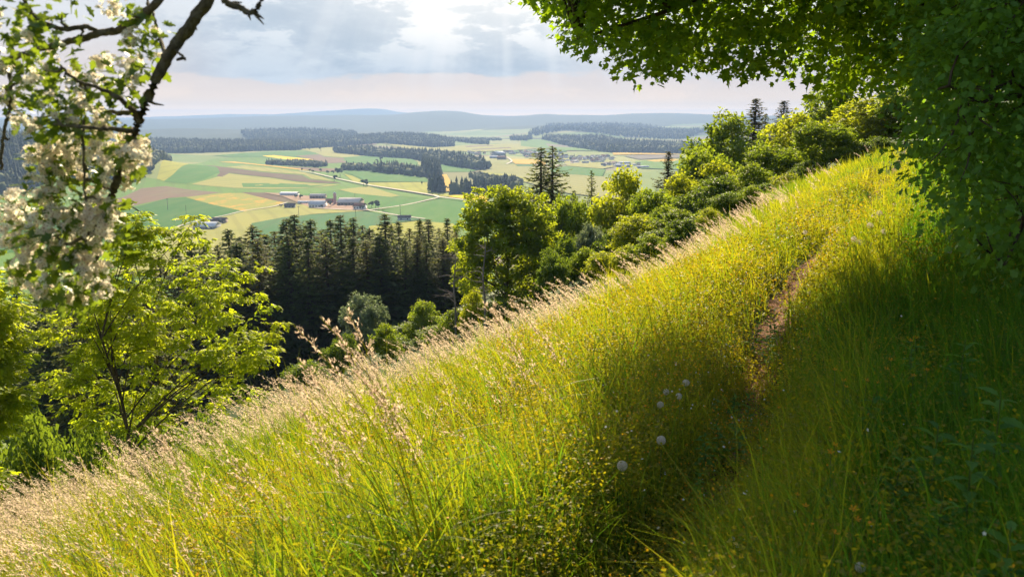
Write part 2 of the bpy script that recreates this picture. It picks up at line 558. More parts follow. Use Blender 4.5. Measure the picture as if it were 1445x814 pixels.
fn = t.n('ShaderNodeTexNoise', {'Vector': pos, 'Scale': 0.012, 'Detail': 6.0, 'Roughness': 0.6}).outputs[0]
field_c = t.mix(t.m('MULTIPLY', t.ss(fn, 0.3, 0.7), 0.35), cr.outputs[0], (0.24, 0.26, 0.08))
# woods over the rises and far ridges
wn_ = t.n('ShaderNodeTexNoise', {'Vector': pos, 'Scale': 0.0011, 'Detail': 5.0, 'Roughness': 0.6}).outputs[0]
hgt = t.m('ADD', sp.outputs[2], t.m('MULTIPLY', t.m('SUBTRACT', wn_, 0.5), 160.0))
wood = t.ss(hgt, -84.0, -76.0)
wfar = t.m('MULTIPLY', t.ss(wn_, 0.53, 0.55), t.ss(dist, 3800, 4300))
wood = t.m('MAXIMUM', wood, wfar)
wood = t.m('MAXIMUM', wood, t.m('MULTIPLY', t.ss(dist, 3000, 3300), t.ss(t.m('ADD', sp.outputs[0], t.m('MULTIPLY', wn_, 700.0)), -200.0, -320.0)))
wtex = t.n('ShaderNodeTexNoise', {'Vector': pos, 'Scale': 0.05, 'Detail': 4.0}).outputs[0]
woodc = t.mix(wtex, (0.018, 0.036, 0.018), (0.05, 0.075, 0.03))
plain = t.mix(wood, field_c, woodc)
slope = t.mix(t.ss(nz2, 0.35, 0.65), (0.022, 0.04, 0.012), (0.045, 0.07, 0.018))
gcol = t.mix(t.ss(dist, 26, 34), soil, slope)
gcol = t.mix(t.ss(sp.outputs[2], -106.5, -109.0), gcol, plain)
gcol = t.mix(t.ss(dist, 1000, 1050), gcol, plain)
bp = t.n('ShaderNodeBump', {'Height': nz, 'Strength': 0.5, 'Distance': 0.04})
pb = t.n('ShaderNodeBsdfPrincipled', {'Base Color': gcol, 'Roughness': 0.95, 'Specular IOR Level': 0.1, 'Normal': bp.outputs[0]})
t.n('ShaderNodeOutputMaterial', {0: pb.outputs[0]})
tag(mesh_np('ground', GV, [GF4, GF3], gm, smooth=True), kind='structure')

# ------------------------------------------------------------------ footpath
us = np.arange(-2.0, 44, 0.06)
vs_ = np.linspace(-1, 1, 11)
hw = 0.09 + 0.05 * np.exp(-((us - 8.5) / 3.5) ** 2) + 0.03 * np.sin(us * 2.1) + 0.03 * np.sin(us * 5.3 + 1)
pvv = path_v(us) + 0.03 * np.sin(us * 1.7)
PU = np.broadcast_to(us[:, None], (len(us), 11))
PV = pvv[:, None] + hw[:, None] * vs_[None]
px_, py_ = xy(PU, PV)
pz_ = H(px_, py_) + 0.012 + 0.012 * RNG.random(px_.shape) * (1 - np.abs(vs_))[None] - 0.02 * (np.abs(vs_)[None] > 0.95)
i = np.arange(len(us) - 1)[:, None] * 11
j = np.arange(10)[None]
pf = np.stack([i + j, i + j + 1, i + 12 + j, i + 11 + j], -1).reshape(-1, 4)
dirt = flat_mat('dirt', (0.25, 0.115, 0.06), (0.09, 0.046, 0.026), 11, 0.95, 0.8)
tag(mesh_np('path', np.stack([px_, py_, pz_], -1).reshape(-1, 3), [pf], dirt, smooth=True), kind='structure')

# ------------------------------------------------------------------ fields and lanes on the plain
fm, t = mat('field')
oi = t.n('ShaderNodeObjectInfo')
geo = t.n('ShaderNodeNewGeometry')
mp = t.n('ShaderNodeMapping', {'Vector': geo.outputs['Position'], 'Rotation': (0, 0, t.m('MULTIPLY', 1.0, 1.0)) if False else (0, 0, 0.5), 'Scale': (0.02, 0.004, 0)})
st = t.n('ShaderNodeTexNoise', {'Vector': mp.outputs[0], 'Scale': 2.0, 'Detail': 5.0, 'Roughness': 0.7}).outputs[0]
bl = t.n('ShaderNodeTexNoise', {'Vector': geo.outputs['Position'], 'Scale': 0.011, 'Detail': 5.0}).outputs[0]
rows = t.n('ShaderNodeTexWave', {'Vector': t.n('ShaderNodeVectorRotate', {'Vector': geo.outputs['Position'], 'Angle': t.m('MULTIPLY', oi.outputs['Random'], 3.1)}, rotation_type='Z_AXIS').outputs[0],
                                 'Scale': 0.014, 'Distortion': 1.2, 'Detail': 2.0, 'Detail Scale': 0.4}).outputs['Fac']
c_ = t.mix(t.m('MULTIPLY', t.ss(st, 0.35, 0.7), 0.13), oi.outputs['Color'], (0.33, 0.31, 0.12))
c_ = t.mix(t.m('MULTIPLY', t.ss(rows, 0.72, 0.95), 0.30), c_, t.mix(0.5, c_, (0.10, 0.09, 0.05)))
c_ = t.mix(t.m('MULTIPLY', t.ss(bl, 0.45, 0.72), 0.22), c_, (0.12, 0.19, 0.05))
p = t.n('ShaderNodeBsdfPrincipled', {'Base Color': c_, 'Roughness': 0.95, 'Specular IOR Level': 0.05})
t.n('ShaderNodeOutputMaterial', {0: p.outputs[0]})

pm, t = mat('poppy_field')
geo = t.n('ShaderNodeNewGeometry')
mp = t.n('ShaderNodeMapping', {'Vector': geo.outputs['Position'], 'Rotation': (0, 0, 0.5), 'Scale': (0.03, 0.010, 0)})
st = t.n('ShaderNodeTexNoise', {'Vector': mp.outputs[0], 'Scale': 1.5, 'Detail': 6.0, 'Roughness': 0.7}).outputs[0]
c_ = t.mix(t.ss(st, 0.48, 0.66), (0.27, 0.28, 0.06), (0.55, 0.30, 0.05))
p = t.n('ShaderNodeBsdfPrincipled', {'Base Color': c_, 'Roughness': 0.95, 'Specular IOR Level': 0.05})
t.n('ShaderNodeOutputMaterial', {0: p.outputs[0]})

GREEN, DGREEN, TEAL, LGREEN = (0.07, 0.19, 0.035), (0.045, 0.15, 0.028), (0.06, 0.165, 0.06), (0.125, 0.235, 0.045)
YEL, PALE, BROWN, DBROWN, RAPE, TAN, GOLD, OLIVE = (0.33, 0.33, 0.05), (0.32, 0.31, 0.085), (0.20, 0.135, 0.10), (0.13, 0.085, 0.065), (0.85, 0.55, 0.01), (0.29, 0.285, 0.10), (0.60, 0.38, 0.06), (0.22, 0.22, 0.10)
FIELDS = [
    ('big', LGREEN, [(-250, 430), (-250, 300), (100, 262), (222, 262), (262, 239), (300, 224), (430, 213), (484, 222), (520, 258), (640, 276), (690, 290), (700, 430)]),
    ('dg', DGREEN, [(172, 296), (205, 289), (234, 281), (262, 279.5), (300, 289), (345, 299), (318, 306), (262, 318), (240, 330), (165, 340), (-60, 365), (-60, 320)]),
    ('poppy', None, [(262, 279), (310, 273), (345, 272), (405, 285), (385, 293), (345, 299), (300, 289)]),
    ('br', BROWN, [(172, 280), (200, 270), (235, 267), (265, 269.5), (312, 272), (270, 278), (240, 280), (205, 287), (172, 294), (100, 308), (60, 300)]),
    ('br2', DBROWN, [(340, 271), (375, 271), (400, 275), (432, 283), (420, 287), (395, 284), (360, 276)]),
    ('y1', YEL, [(222, 262), (240, 240), (262, 240), (268, 246), (245, 258), (232, 263)]),
    ('g1', GREEN, [(232, 263.5), (245, 258), (268, 247), (290, 241.5), (307, 243), (312, 250), (290, 258), (262, 264)]),
    ('p1', PALE, [(270, 264), (300, 257), (324, 250.5), (381, 252.2), (423, 257), (465, 259), (480, 260), (430, 264), (380, 266), (330, 266)]),
    ('gs', GREEN, [(341, 260), (391, 258.4), (462, 260), (440, 263), (343, 264.6)]),
    ('db', DBROWN, [(288, 240.6), (298, 240), (340, 243.4), (375, 246), (426, 248), (437, 253), (471, 256), (482, 257.5), (465, 258), (423, 256), (381, 251.6), (324, 249.8), (315, 254.6), (306, 254.6), (311, 251), (307, 244)]),
    ('yg', PALE, [(318, 240.5), (345, 235), (374, 238), (430, 244.5), (455, 250), (470, 255), (440, 252.5), (428, 247), (375, 245)]),
    ('m', GREEN, [(300, 220), (345, 217), (450, 214.5), (445, 218), (418, 221), (437, 225), (460, 228), (420, 231), (370, 222), (330, 222)]),
    ('j', RAPE, [(370, 220.5), (386, 219.8), (437, 225.2), (446, 227.2), (426, 228.8)]),
    ('k', GOLD, [(308, 228.6), (330, 227.8), (373, 233.5), (426, 240.3), (440, 243), (406, 239.6), (374, 235.6), (340, 231)]),
    ('l', BROWN, [(418, 220.5), (451, 218.4), (458, 222), (517, 225.4), (480, 226.5), (492, 231), (452, 233), (446, 228), (437, 225)]),
    ('l2', BROWN, [(404, 236.5), (450, 239), (484, 240), (482, 244), (450, 243.5), (428, 240.5)]),
    ('n', PALE, [(424, 212.5), (453, 210), (499, 206.7), (505, 212), (506, 216), (560, 222), (484, 222.5), (458, 221), (445, 216)]),
    ('n2', GOLD, [(481, 209.5), (495, 207.5), (497, 208.5), (484, 211)]),
    ('o', BROWN, [(502, 207), (505, 203.4), (532, 203), (531, 206.5)]),
    ('q', GREEN, [(484, 222.5), (520, 218.6), (561, 222), (582, 224.5), (590, 229), (589, 240), (554, 234), (526, 234), (490, 231)]),
    ('pg', GREEN, [(484, 243.5), (520, 243.4), (560, 247.5), (602, 252), (604, 258), (560, 257.5), (520, 256.8), (500, 249)]),
    ('pp', YEL, [(486, 247), (497, 249), (509, 254), (507, 257.5), (498, 256)]),
    ('r', YEL, [(507, 257.7), (604, 258.5), (606, 270), (640, 276.5), (630, 279), (600, 275), (560, 268), (523, 261)]),
    ('u', GREEN, [(420, 274), (470, 267.5), (520, 271), (552, 278), (566, 277), (612, 281), (600, 284), (530, 295), (490, 296), (430, 283)]),
    ('t', PALE, [(478, 266.5), (520, 262.5), (564, 276.5), (552, 278), (500, 272)]),
    ('s', RAPE, [(640, 277), (692, 278), (686, 288.5), (652, 281.5), (632, 278.7)]),
    ('v', GREEN, [(538, 297), (612, 283), (625, 281.5), (680, 289.5), (690, 296), (640, 318), (590, 312), (560, 304)]),
    ('x', PALE, [(262, 320), (345, 300), (405, 287), (500, 296), (514, 298), (440, 303), (355, 317), (363, 390), (150, 390)]),
    ('w', TEAL, [(355, 317), (400, 308), (440, 303.5), (514, 298.4), (563, 305.5), (600, 309.5), (580, 312), (521, 320), (500, 380), (350, 380)]),
    ('y', YEL, [(521, 320), (590, 312), (640, 316), (660, 380), (500, 380)]),
    ('yard', (0.36, 0.23, 0.17), [(372, 271.5), (395, 272), (440, 276), (470, 282), (515, 292), (522, 297), (490, 296.5), (440, 294), (425, 288), (400, 277)]),
    ('aa', GREEN, [(616, 231), (645, 234), (673, 240.4), (661, 242.6), (622, 243.4)]),
    ('bb', OLIVE, [(622, 244), (661, 243), (690, 246), (690, 258), (650, 266), (625, 262)]),
    ('cc', GOLD, [(622, 248), (630, 247), (634, 254), (640, 272), (628, 272)]),
    ('dd', TAN, [(673, 240.5), (688, 239), (690, 230), (760, 234), (830, 245), (900, 262), (890, 285), (800, 275), (740, 258), (700, 248)]),
    ('dy', YEL, [(680, 242), (720, 246), (760, 256), (740, 258), (700, 250)]),
    ('ee', PALE, [(533, 204), (564, 204.5), (611, 208.5), (641, 206.5), (720, 203), (800, 205), (740, 212), (667, 214.6), (582, 212)]),
    ('e2', BROWN, [(655, 206.8), (695, 205.6), (697, 206.6), (660, 208)]),
    ('e3', BROWN, [(664, 210.6), (720, 208.4), (722, 209.8), (668, 212)]),
    ('e4', DGREEN, [(700, 213), (800, 212), (800, 215.5), (690, 216)]),
    ('ff', GOLD, [(719, 225.6), (754, 225.4), (772, 229), (770, 232.5), (727, 231.7)]),
    ('fg', TEAL, [(727, 232.2), (752, 232.4), (752, 235), (730, 234.6)]),
    ('gg', GREEN, [(776, 237), (800, 235), (855, 240), (850, 250), (800, 246), (778, 245)]),
    ('gt', PALE, [(795, 227), (830, 228.5), (864, 230), (866, 236), (850, 239), (800, 234.5)]),
    ('hh', GOLD, [(864, 216.8), (902, 215), (963, 216.8), (940, 217.6), (866, 220)]),
    ('ii', (0.20, 0.17, 0.15), [(880, 221.4), (938, 218), (963, 218.8), (956, 224), (902, 225.6)]),
    ('ij', LGREEN, [(896, 228), (956, 225), (990, 232), (980, 240), (905, 238)]),
    ('ik', GOLD, [(912, 227.3), (945, 225.2), (960, 226.5), (950, 229), (925, 229)]),
    ('jj', TAN, [(875, 198), (907, 196.2), (936, 197.2), (930, 199), (895, 200.4)]),
    ('kk', LGREEN, [(735, 198), (760, 198.6), (806, 205.8), (846, 214), (803, 214), (735, 206)]),
    ('kb', (0.22, 0.19, 0.15), [(770, 203.5), (806, 205.8), (812, 208), (775, 207)]),
]


def far_sheet(name, wpts, m_, off, color=None, maxlen=48.0):
    bm = bmesh.new()
    vs2 = [bm.verts.new((p_[0], p_[1], 0)) for p_ in wpts]
    bm.faces.new(vs2)
    bmesh.ops.triangulate(bm, faces=bm.faces[:])
    for _ in range(7):
        L = [e for e in bm.edges if e.calc_length() > maxlen]
        if not L:
            break
        bmesh.ops.subdivide_edges(bm, edges=L, cuts=1)
        bmesh.ops.triangulate(bm, faces=[f for f in bm.faces if len(f.verts) > 3])
    cos = np.array([v.co[:] for v in bm.verts])
    zz = H(cos[:, 0], cos[:, 1]) + off
    for v, z_ in zip(bm.verts, zz):
        v.co.z = z_
    bmesh.ops.recalc_face_normals(bm, faces=bm.faces[:])
    if sum(f.normal.z for f in bm.faces) < 0:
        bmesh.ops.reverse_faces(bm, faces=bm.faces[:])
    me = bpy.data.meshes.new(name)
    bm.to_mesh(me)
    bm.free()
    me.materials.append(m_)
    o = bpy.data.objects.new(name, me)
    C.objects.link(o)
    if color:
        o.color = (*color, 1)
    return o


def plain_pt(px, py):
    d = ray(px, py)
    s = (FLOOR + 0.5 - EYE[2]) / d[2]
    p_ = EYE + d * s
    return p_[:2]


for k, (nm, colr, poly) in enumerate(FIELDS):
    o = far_sheet('field', [plain_pt(*q) for q in poly], pm if colr is None else fm, (0.4 if k == 0 else 0.55 + 0.03 * k), colr)
    tag(o, kind='structure')

lane_m = flat_mat('lane', (0.42, 0.37, 0.31), (0.36, 0.31, 0.26), 0.05)
LANES = [([(423, 243.2), (441, 245.6), (458, 249), (475, 252.5), (507, 258.9), (522, 261.8), (570, 270), (611, 277.2), (620, 279.6), (650, 283.5), (690, 289.5)], 5.5),
         ([(620, 280), (600, 284.5), (575, 289.5), (545, 294), (522, 297), (505, 297), (480, 296.5), (440, 294)], 4.0),
         ([(517, 297), (540, 301), (565, 305.5), (600, 310)], 3.6),
         ([(405, 286.5), (385, 293), (345, 299.5), (318, 306.5), (262, 319), (240, 330)], 3.2),
         ([(752, 232), (775, 236), (790, 233), (830, 228), (870, 222)], 5.0),
         ([(715, 232), (722, 228), (712, 222), (700, 219)], 5.0)]
for pts, wd in LANES:
    P = smooth_path([np.append(plain_pt(*q), 0) for q in pts], 8)
    tg = unit(np.gradient(P, axis=0))
    sd = np.stack([-tg[:, 1], tg[:, 0], 0 * tg[:, 0]], -1)
    L = P + sd * wd / 2
    Rr = P - sd * wd / 2
    V = np.concatenate([L, Rr])
    V[:, 2] = H(V[:, 0], V[:, 1]) + 0.75 + 0.03 * len(FIELDS)
    n = len(P)
    F = np.stack([np.arange(n - 1) + n, np.arange(1, n) + n, np.arange(1, n), np.arange(n - 1)], -1)
    tag(mesh_np('lane', V, [F], lane_m), kind='structure')

# ------------------------------------------------------------------ woods on the plain
CON = []
for tier in range(4):
    zb, zt, rr = 0.04 + 0.22 * tier, 0.42 + 0.195 * tier, 0.20 * (1 - 0.2 * tier)
    a_ = np.linspace(0, 2 * np.pi, 7, endpoint=False) + tier
    CON.append((np.vstack([np.stack([np.cos(a_) * rr * (1 + 0.25 * np.sin(a_ * 3 + tier)), np.sin(a_) * rr, np.full(7, zb) - 0.03 * np.cos(2 * a_)], -1), [[0, 0, zt]]]),
                np.array([[q_, (q_ + 1) % 7, 7] for q_ in range(7)])))
CONV = np.vstack([c[0] for c in CON])
CONF = np.vstack([c[1] + 8 * k for k, c in enumerate(CON)])


def blob(seed, flat=0.85):
    bm = bmesh.new()
    bmesh.ops.create_icosphere(bm, subdivisions=2, radius=0.5)
    g = np.random.default_rng(seed)
    V = np.array([v.co[:] for v in bm.verts])
    V *= (1 + 0.16 * g.normal(size=(len(V), 1))).clip(0.7, 1.35)
    V[:, 2] = V[:, 2] * flat + 0.5
    F = np.array([[v.index for v in f.verts] for f in bm.faces])
    bm.free()
    return V * np.array([0.8, 0.8, 1.0]), F


BLOBS = [blob(s_) for s_ in range(3)]
wood_m = leaf_mat('wood_foliage', (0.016, 0.032, 0.016), (0.11, 0.14, 0.036), (0.08, 0.11, 0.03), 0.18, 0.8, 0.1)


def in_poly(px, py, poly):
    ins = np.zeros(len(px), bool)
    n = len(poly)
    for a in range(n):
        x1, y1 = poly[a]
        x2, y2 = poly[(a + 1) % n]
        c = ((y1 > py) != (y2 > py)) & (px < (x2 - x1) * (py - y1) / (y2 - y1 + 1e-12) + x1)
        ins ^= c
    return ins


def wood(poly_px, hmean, conifer, spacing, cap=3200, wpoly=None):
    W = wpoly if wpoly is not None else [tuple(plain_pt(*q)) for q in poly_px]
    A = np.array(W)
    lo, hi = A.min(0), A.max(0)
    while True:
        nx, ny = max(2, int((hi[0] - lo[0]) / spacing)), max(2, int((hi[1] - lo[1]) / spacing))
        gx_, gy_ = np.meshgrid(np.linspace(lo[0], hi[0], nx), np.linspace(lo[1], hi[1], ny))
        px = gx_.ravel() + RNG.uniform(-.45, .45, nx * ny) * spacing
        py = gy_.ravel() + RNG.uniform(-.45, .45, nx * ny) * spacing
        k = in_poly(px, py, W)
        if k.sum() <= cap:
            break
        spacing *= 1.15
    px, py = px[k], py[k]
    pz = H(px, py) - 0.8
    mb = MB()
    iscon = RNG.random(len(px)) < conifer
    hs = hmean * RNG.uniform(0.72, 1.2, len(px))
    tv = RNG.random(len(px))
    ang = RNG.uniform(0, 6.28, len(px))
    ca, sa = np.cos(ang), np.sin(ang)
    rot = np.zeros((len(px), 3, 3))
    rot[:, 0, 0], rot[:, 0, 1], rot[:, 1, 0], rot[:, 1, 1], rot[:, 2, 2] = ca, -sa, sa, ca, 1
    P = np.stack([px, py, pz], -1)
    if iscon.any():
        V, F = scatter(CONV, CONF, P[iscon], rot[iscon], hs[iscon] * 1.1)
        mb.add(V, F, np.repeat(tv[iscon] * 0.35, len(CONV)))
    dec = np.where(~iscon)[0]
    for b_ in range(3):
        q = dec[b_::3]
        if len(q):
            V, F = scatter(BLOBS[b_][0], BLOBS[b_][1], P[q], rot[q], hs[q] * 0.85)
            mb.add(V, F, np.repeat(0.25 + tv[q] * 0.75, len(BLOBS[b_][0])))
    o = mb.build('forest', wood_m)
    tag(o, kind='stuff')
    return o


def wp(lst):
    return [((px - 722.5) / FPX * D, D) for px, D in lst]


WOODS = [
    ([(180, 218), (250, 217.5), (330, 215.5), (424, 213.2), (428, 208), (180, 208)], 23, 0.6, 9),
    ([(100, 266), (196, 265), (215, 258), (232, 247), (240, 236), (236, 226), (200, 222), (100, 222)], 21, 0.15, 8.5),
    ([(376, 233), (412, 235.5), (448, 238), (466, 236), (440, 231.5), (377, 230.5)], 13, 0.2, 8),
    ([(484, 242), (522, 242), (522, 238.5), (485, 238)], 15, 0.2, 8),
    ([(526, 244), (560, 247.5), (600, 252), (602, 246), (570, 240), (526, 238.5)], 18, 0.45, 9),
    ([(596, 239), (600, 250), (620, 255), (622, 246), (608, 235), (597, 233)], 27, 0.9, 8),
    ([(604, 272), (626, 274.5), (628, 270), (606, 267.5)], 26, 0.95, 7),
    ([(634, 274.5), (690, 276.8), (730, 276), (732, 266), (690, 270), (650, 271)], 22, 0.85, 8),
    ([(662, 250), (690, 252), (735, 258), (735, 268), (700, 266), (672, 258)], 14, 0.1, 8),
    ([(470, 215), (500, 217.5), (520, 219.8), (579, 223.5), (608, 229.5), (652, 236.5), (688, 239.8), (690, 236), (660, 228), (620, 222), (560, 217), (510, 213)], 24, 0.55, 10),
    ([(500, 206.5), (540, 205), (611, 208.6), (641, 207), (640, 203), (600, 198), (520, 198)], 24, 0.6, 11),
    ([(380, 207), (424, 212), (505, 205.6), (520, 203), (500, 195), (340, 195)], 26, 0.7, 13),
    ([(764, 199.5), (800, 206), (846, 214.4), (866, 215.8), (1000, 215.4), (1000, 210), (880, 205), (840, 198)], 26, 0.6, 12),
    ([(745, 195), (800, 193.5), (960, 197), (1010, 191), (900, 188), (770, 188.5)], 28, 0.6, 20),
    ([(620, 199), (660, 203), (690, 205), (680, 201.5), (640, 197.5)], 20, 0.3, 14),
    ([(720, 199), (745, 201), (750, 198), (722, 196.5)], 24, 0.5, 14),
    ([(660, 198), (708, 199.5), (706, 197.5), (664, 196.4)], 14, 0.1, 14),
]
for w_ in WOODS:
    wood(*w_)
wood(None, 21, 0.75, 10, 3600, wp([(-330, 1050), (30, 1130), (72, 1250), (96, 1500), (110, 2000), (-330, 1900)]))
wood(None, 22, 0.6, 14, 2600, wp([(-320, 2300), (160, 2500), (170, 3400), (-320, 3400)]))

# ------------------------------------------------------------------ haze
hz_m = bpy.data.materials.new('haze')
hz_m.use_nodes = True
t = NT(hz_m.node_tree)
HAZE_DENSITY = 1.35e-4
vol = t.n('ShaderNodeVolumePrincipled', {'Color': (0.30, 0.45, 0.77, 1), 'Density': HAZE_DENSITY, 'Anisotropy': 0.25})
t.n('ShaderNodeOutputMaterial', {'Volume': vol.outputs[0]})
HB = (-14000, 14000, -600, 15500, -118, 118)
hv = np.array([[x_, y_, z_] for x_ in HB[:2] for y_ in HB[2:4] for z_ in HB[4:]], float)
hf = [[0, 1, 3, 2], [4, 6, 7, 5], [0, 4, 5, 1], [2, 3, 7, 6], [0, 2, 6, 4], [1, 5, 7, 3]]
tag(mesh_np('haze', hv, [np.array(hf)], hz_m), kind='stuff')

# ------------------------------------------------------------------ far single trees
fol_far = wood_m
trunk_m = M['bark']


def far_tree_proto(seed):
    root = empty('field_tree', (0, 0, 0))
    mb = MB()
    g = np.random.default_rng(seed)
    for k in range(9):
        V, F = BLOBS[k % 3]
        c = np.array([g.normal() * 0.17, g.normal() * 0.17, 0.34 + 0.38 * g.random()])
        mb.add(V * (0.30 + 0.14 * g.random()) + c, F, 0.2 + 0.6 * g.random())
    mb.build('crown', wood_m, root)
    V, F = tube([[0, 0, -.05], [0, 0, .45]], [.03, .02], 5)
    mesh_np('trunk', V, [F], M['bark'], root)
    return root


FT = [far_tree_proto(s_) for s_ in (1, 2)]
FTREES = [  # px, py of the foot, height in px, where it stands
    (437, 243.3, 4, 'low tree on the grass edge above the dark ploughed strip, farthest up the lane'),
    (453, 244.3, 5, 'small round tree of the lane side pair below the hedge, up-lane one'),
    (442, 245.5, 5, 'small round tree left of the lane beside the dark ploughed strip'),
    (427, 243.0, 4.5, 'single small round tree at the upper end of the pale lane'),
    (463, 247.0, 6, 'wide low tree on the lane just above the tall dark one'),
    (470, 247.0, 5.5, 'wide low tree touching the tall dark one by the lane'),
    (480, 250.0, 13, 'tallest dark tree where the lane bends by the green field'),
    (472, 255.0, 8, 'dark rounded tree standing on the lane below the tallest one'),
    (513, 262.0, 10, 'tree on the lane by the yellow meadow corner'),
    (519, 262.5, 7, 'slim tree next to the tree on the lane by the yellow meadow corner'),
    (524, 293.0, 10, 'dark tree right of the farm beside the track junction'),
    (530, 293.5, 11, 'taller dark tree right of the farm beside the track junction'),
    (534, 293.5, 8, 'small tree right of the farm, nearest the open green field'),
    (467, 291.5, 9, 'dark tree between the white farm house and the long barn'),
    (512, 296.0, 8, 'round golden green bush at the right end of the long barn'),
    (500, 294.5, 5, 'low dark bush in front of the red roofed farm house'),
    (479, 290.0, 5, 'low bush in front of the long pale roofed barn'),
    (488, 291.0, 5, 'second low bush in front of the long pale roofed barn'),
    (418, 279.0, 6, 'bushy tree below the white greenhouse at the farm'),
    (424, 280.0, 6.5, 'bushy tree right of the white greenhouse at the farm'),
    (396, 292.5, 5, 'low shrub left of the small grey shed'),
    (455, 293.5, 5, 'low shrub against the white farm house'),
    (311, 317, 7, 'dark shrub between the two barns behind the yellow green ash'),
    (453, 214.3, 9, 'dark tree standing alone on the pale field below the wooded hill'),
    (437, 213.5, 5, 'small tree in the pale field beside the wood corner'),
    (537, 228.5, 6, 'dark tree in the middle of the upper green field'),
    (532, 229.0, 3.5, 'low bush next to the dark tree in the upper green field'),
    (596, 262.0, 5, 'small dark tree alone on the yellow meadow'),
    (629, 270.5, 8, 'small dark tree between the two spruce groups'),
]
for k, (px, py, hp, lab) in enumerate(FTREES):
    p_ = plain_pt(px, py)
    z_ = float(H(p_[0], p_[1]))
    d_ = p_[1]
    o = FT[k % 2] if k < 2 else copy_tree(FT[k % 2])
    o.location = (p_[0], p_[1], z_)
    s_ = hp * d_ / FPX * 1.08
    o.scale = (s_ * RNG.uniform(.9, 1.25), s_ * 1.1, s_)
    o.rotation_euler.z = RNG.uniform(0, 6)
    tag(o, lab, 'tree', 'single trees among the fields')

# ------------------------------------------------------------------ farm buildings, village, poles
HM = {
    'white_wall': flat_mat('white_wall', (0.80, 0.79, 0.76), (0.72, 0.71, 0.68), 0.5),
    'brown_wall': flat_mat('brown_wall', (0.36, 0.28, 0.22), (0.27, 0.21, 0.17), 0.5),
    'grey_wall': flat_mat('grey_wall', (0.30, 0.31, 0.33), (0.24, 0.25, 0.27), 0.5),
    'pale_roof': flat_mat('pale_roof', (0.80, 0.70, 0.62), (0.72, 0.62, 0.55), 0.3),
    'grey_roof': flat_mat('grey_roof', (0.68, 0.68, 0.70), (0.58, 0.58, 0.60), 0.3),
    'red_roof': flat_mat('red_roof', (0.36, 0.17, 0.11), (0.27, 0.12, 0.08), 0.3),
    'dark_roof': flat_mat('dark_roof', (0.16, 0.13, 0.13), (0.11, 0.09, 0.09), 0.3),
    'white_roof': flat_mat('white_roof', (0.85, 0.85, 0.86), (0.76, 0.76, 0.78), 0.3),
    'window_glass': flat_mat('window_glass', (0.04, 0.05, 0.07), (0.03, 0.035, 0.05), 0.3, 0.2),
    'pink_wall': flat_mat('pink_wall', (0.50, 0.34, 0.32), (0.42, 0.28, 0.27), 0.3),
}


def box(x0, x1, y0, y1, z0, z1):
    V = [[x, y, z] for x in (x0, x1) for y in (y0, y1) for z in (z0, z1)]
    return V, [[0, 1, 3, 2], [4, 6, 7, 5], [0, 4, 5, 1], [2, 3, 7, 6], [0, 2, 6, 4], [1, 5, 7, 3]]


def house(name, px0, px1, py, h_px, depth, wallm, roofm, label, cat, rz=0.0, roof_share=0.5, windows=4, group=None, overhang=0.5, round_=False):
    """gabled building whose long front runs from px0 to px1 along row py"""
    a, b = plain_pt(px0, py), plain_pt(px1, py)
    L = abs(b[0] - a[0])
    c = (a + b) / 2
    z_ = float(H(c[0], c[1])) + 0.6
    d_ = c[1]
    Ht = h_px * d_ / FPX
    hw_ = Ht * (1 - roof_share)
    root = empty(name, (c[0], c[1] + depth / 2, z_), rz)
    l, dd = L / 2, depth / 2
    mb = MB()
    mb.add(*box(-l, l, -dd, dd, -2, hw_))
    if not round_:
        mb.add([[-l, -dd, hw_], [-l, dd, hw_], [-l, 0, Ht - .25], [l, -dd, hw_], [l, dd, hw_], [l, 0, Ht - .25]], [[0, 2, 1], [3, 4, 5]])
    mb.build('wall', HM[wallm], root)
    rb = MB()
    e = overhang
    if round_:
        n = 9
        th = np.linspace(0, np.pi, n)
        V = [[sx * (l + e), -np.cos(q) * (dd + e), hw_ + .05 + np.sin(q) * (Ht - hw_)] for sx in (-1, 1) for q in th]
        F = [[q, q + 1, n + q + 1, n + q] for q in range(n - 1)]
        rb.add(V, F)
    else:
        sl = (Ht - hw_) / dd
        for sgn in (-1, 1):
            y0, z0 = sgn * (dd + e), hw_ - e * sl
            V = [[-l - e, y0, z0], [l + e, y0, z0], [l + e, 0, Ht], [-l - e, 0, Ht],
                 [-l - e, y0, z0 + .3], [l + e, y0, z0 + .3], [l + e, 0, Ht + .3], [-l - e, 0, Ht + .3]]
            rb.add(V, [[0, 1, 2, 3], [7, 6, 5, 4], [0, 4, 5, 1], [1, 5, 6, 2], [3, 7, 4, 0]])
    rb.build('roof', HM[roofm], root)
    for k in range(windows):
        x_ = -l + (k + 0.5) * 2 * l / windows
        wv, wf = box(x_ - 0.6, x_ + 0.6, -dd - .06, -dd + .02, hw_ * .35, hw_ * .75)
        mesh_np('window', wv, [np.array(wf)], HM['window_glass'], root)
    tag(root, label, cat, group)
    return root


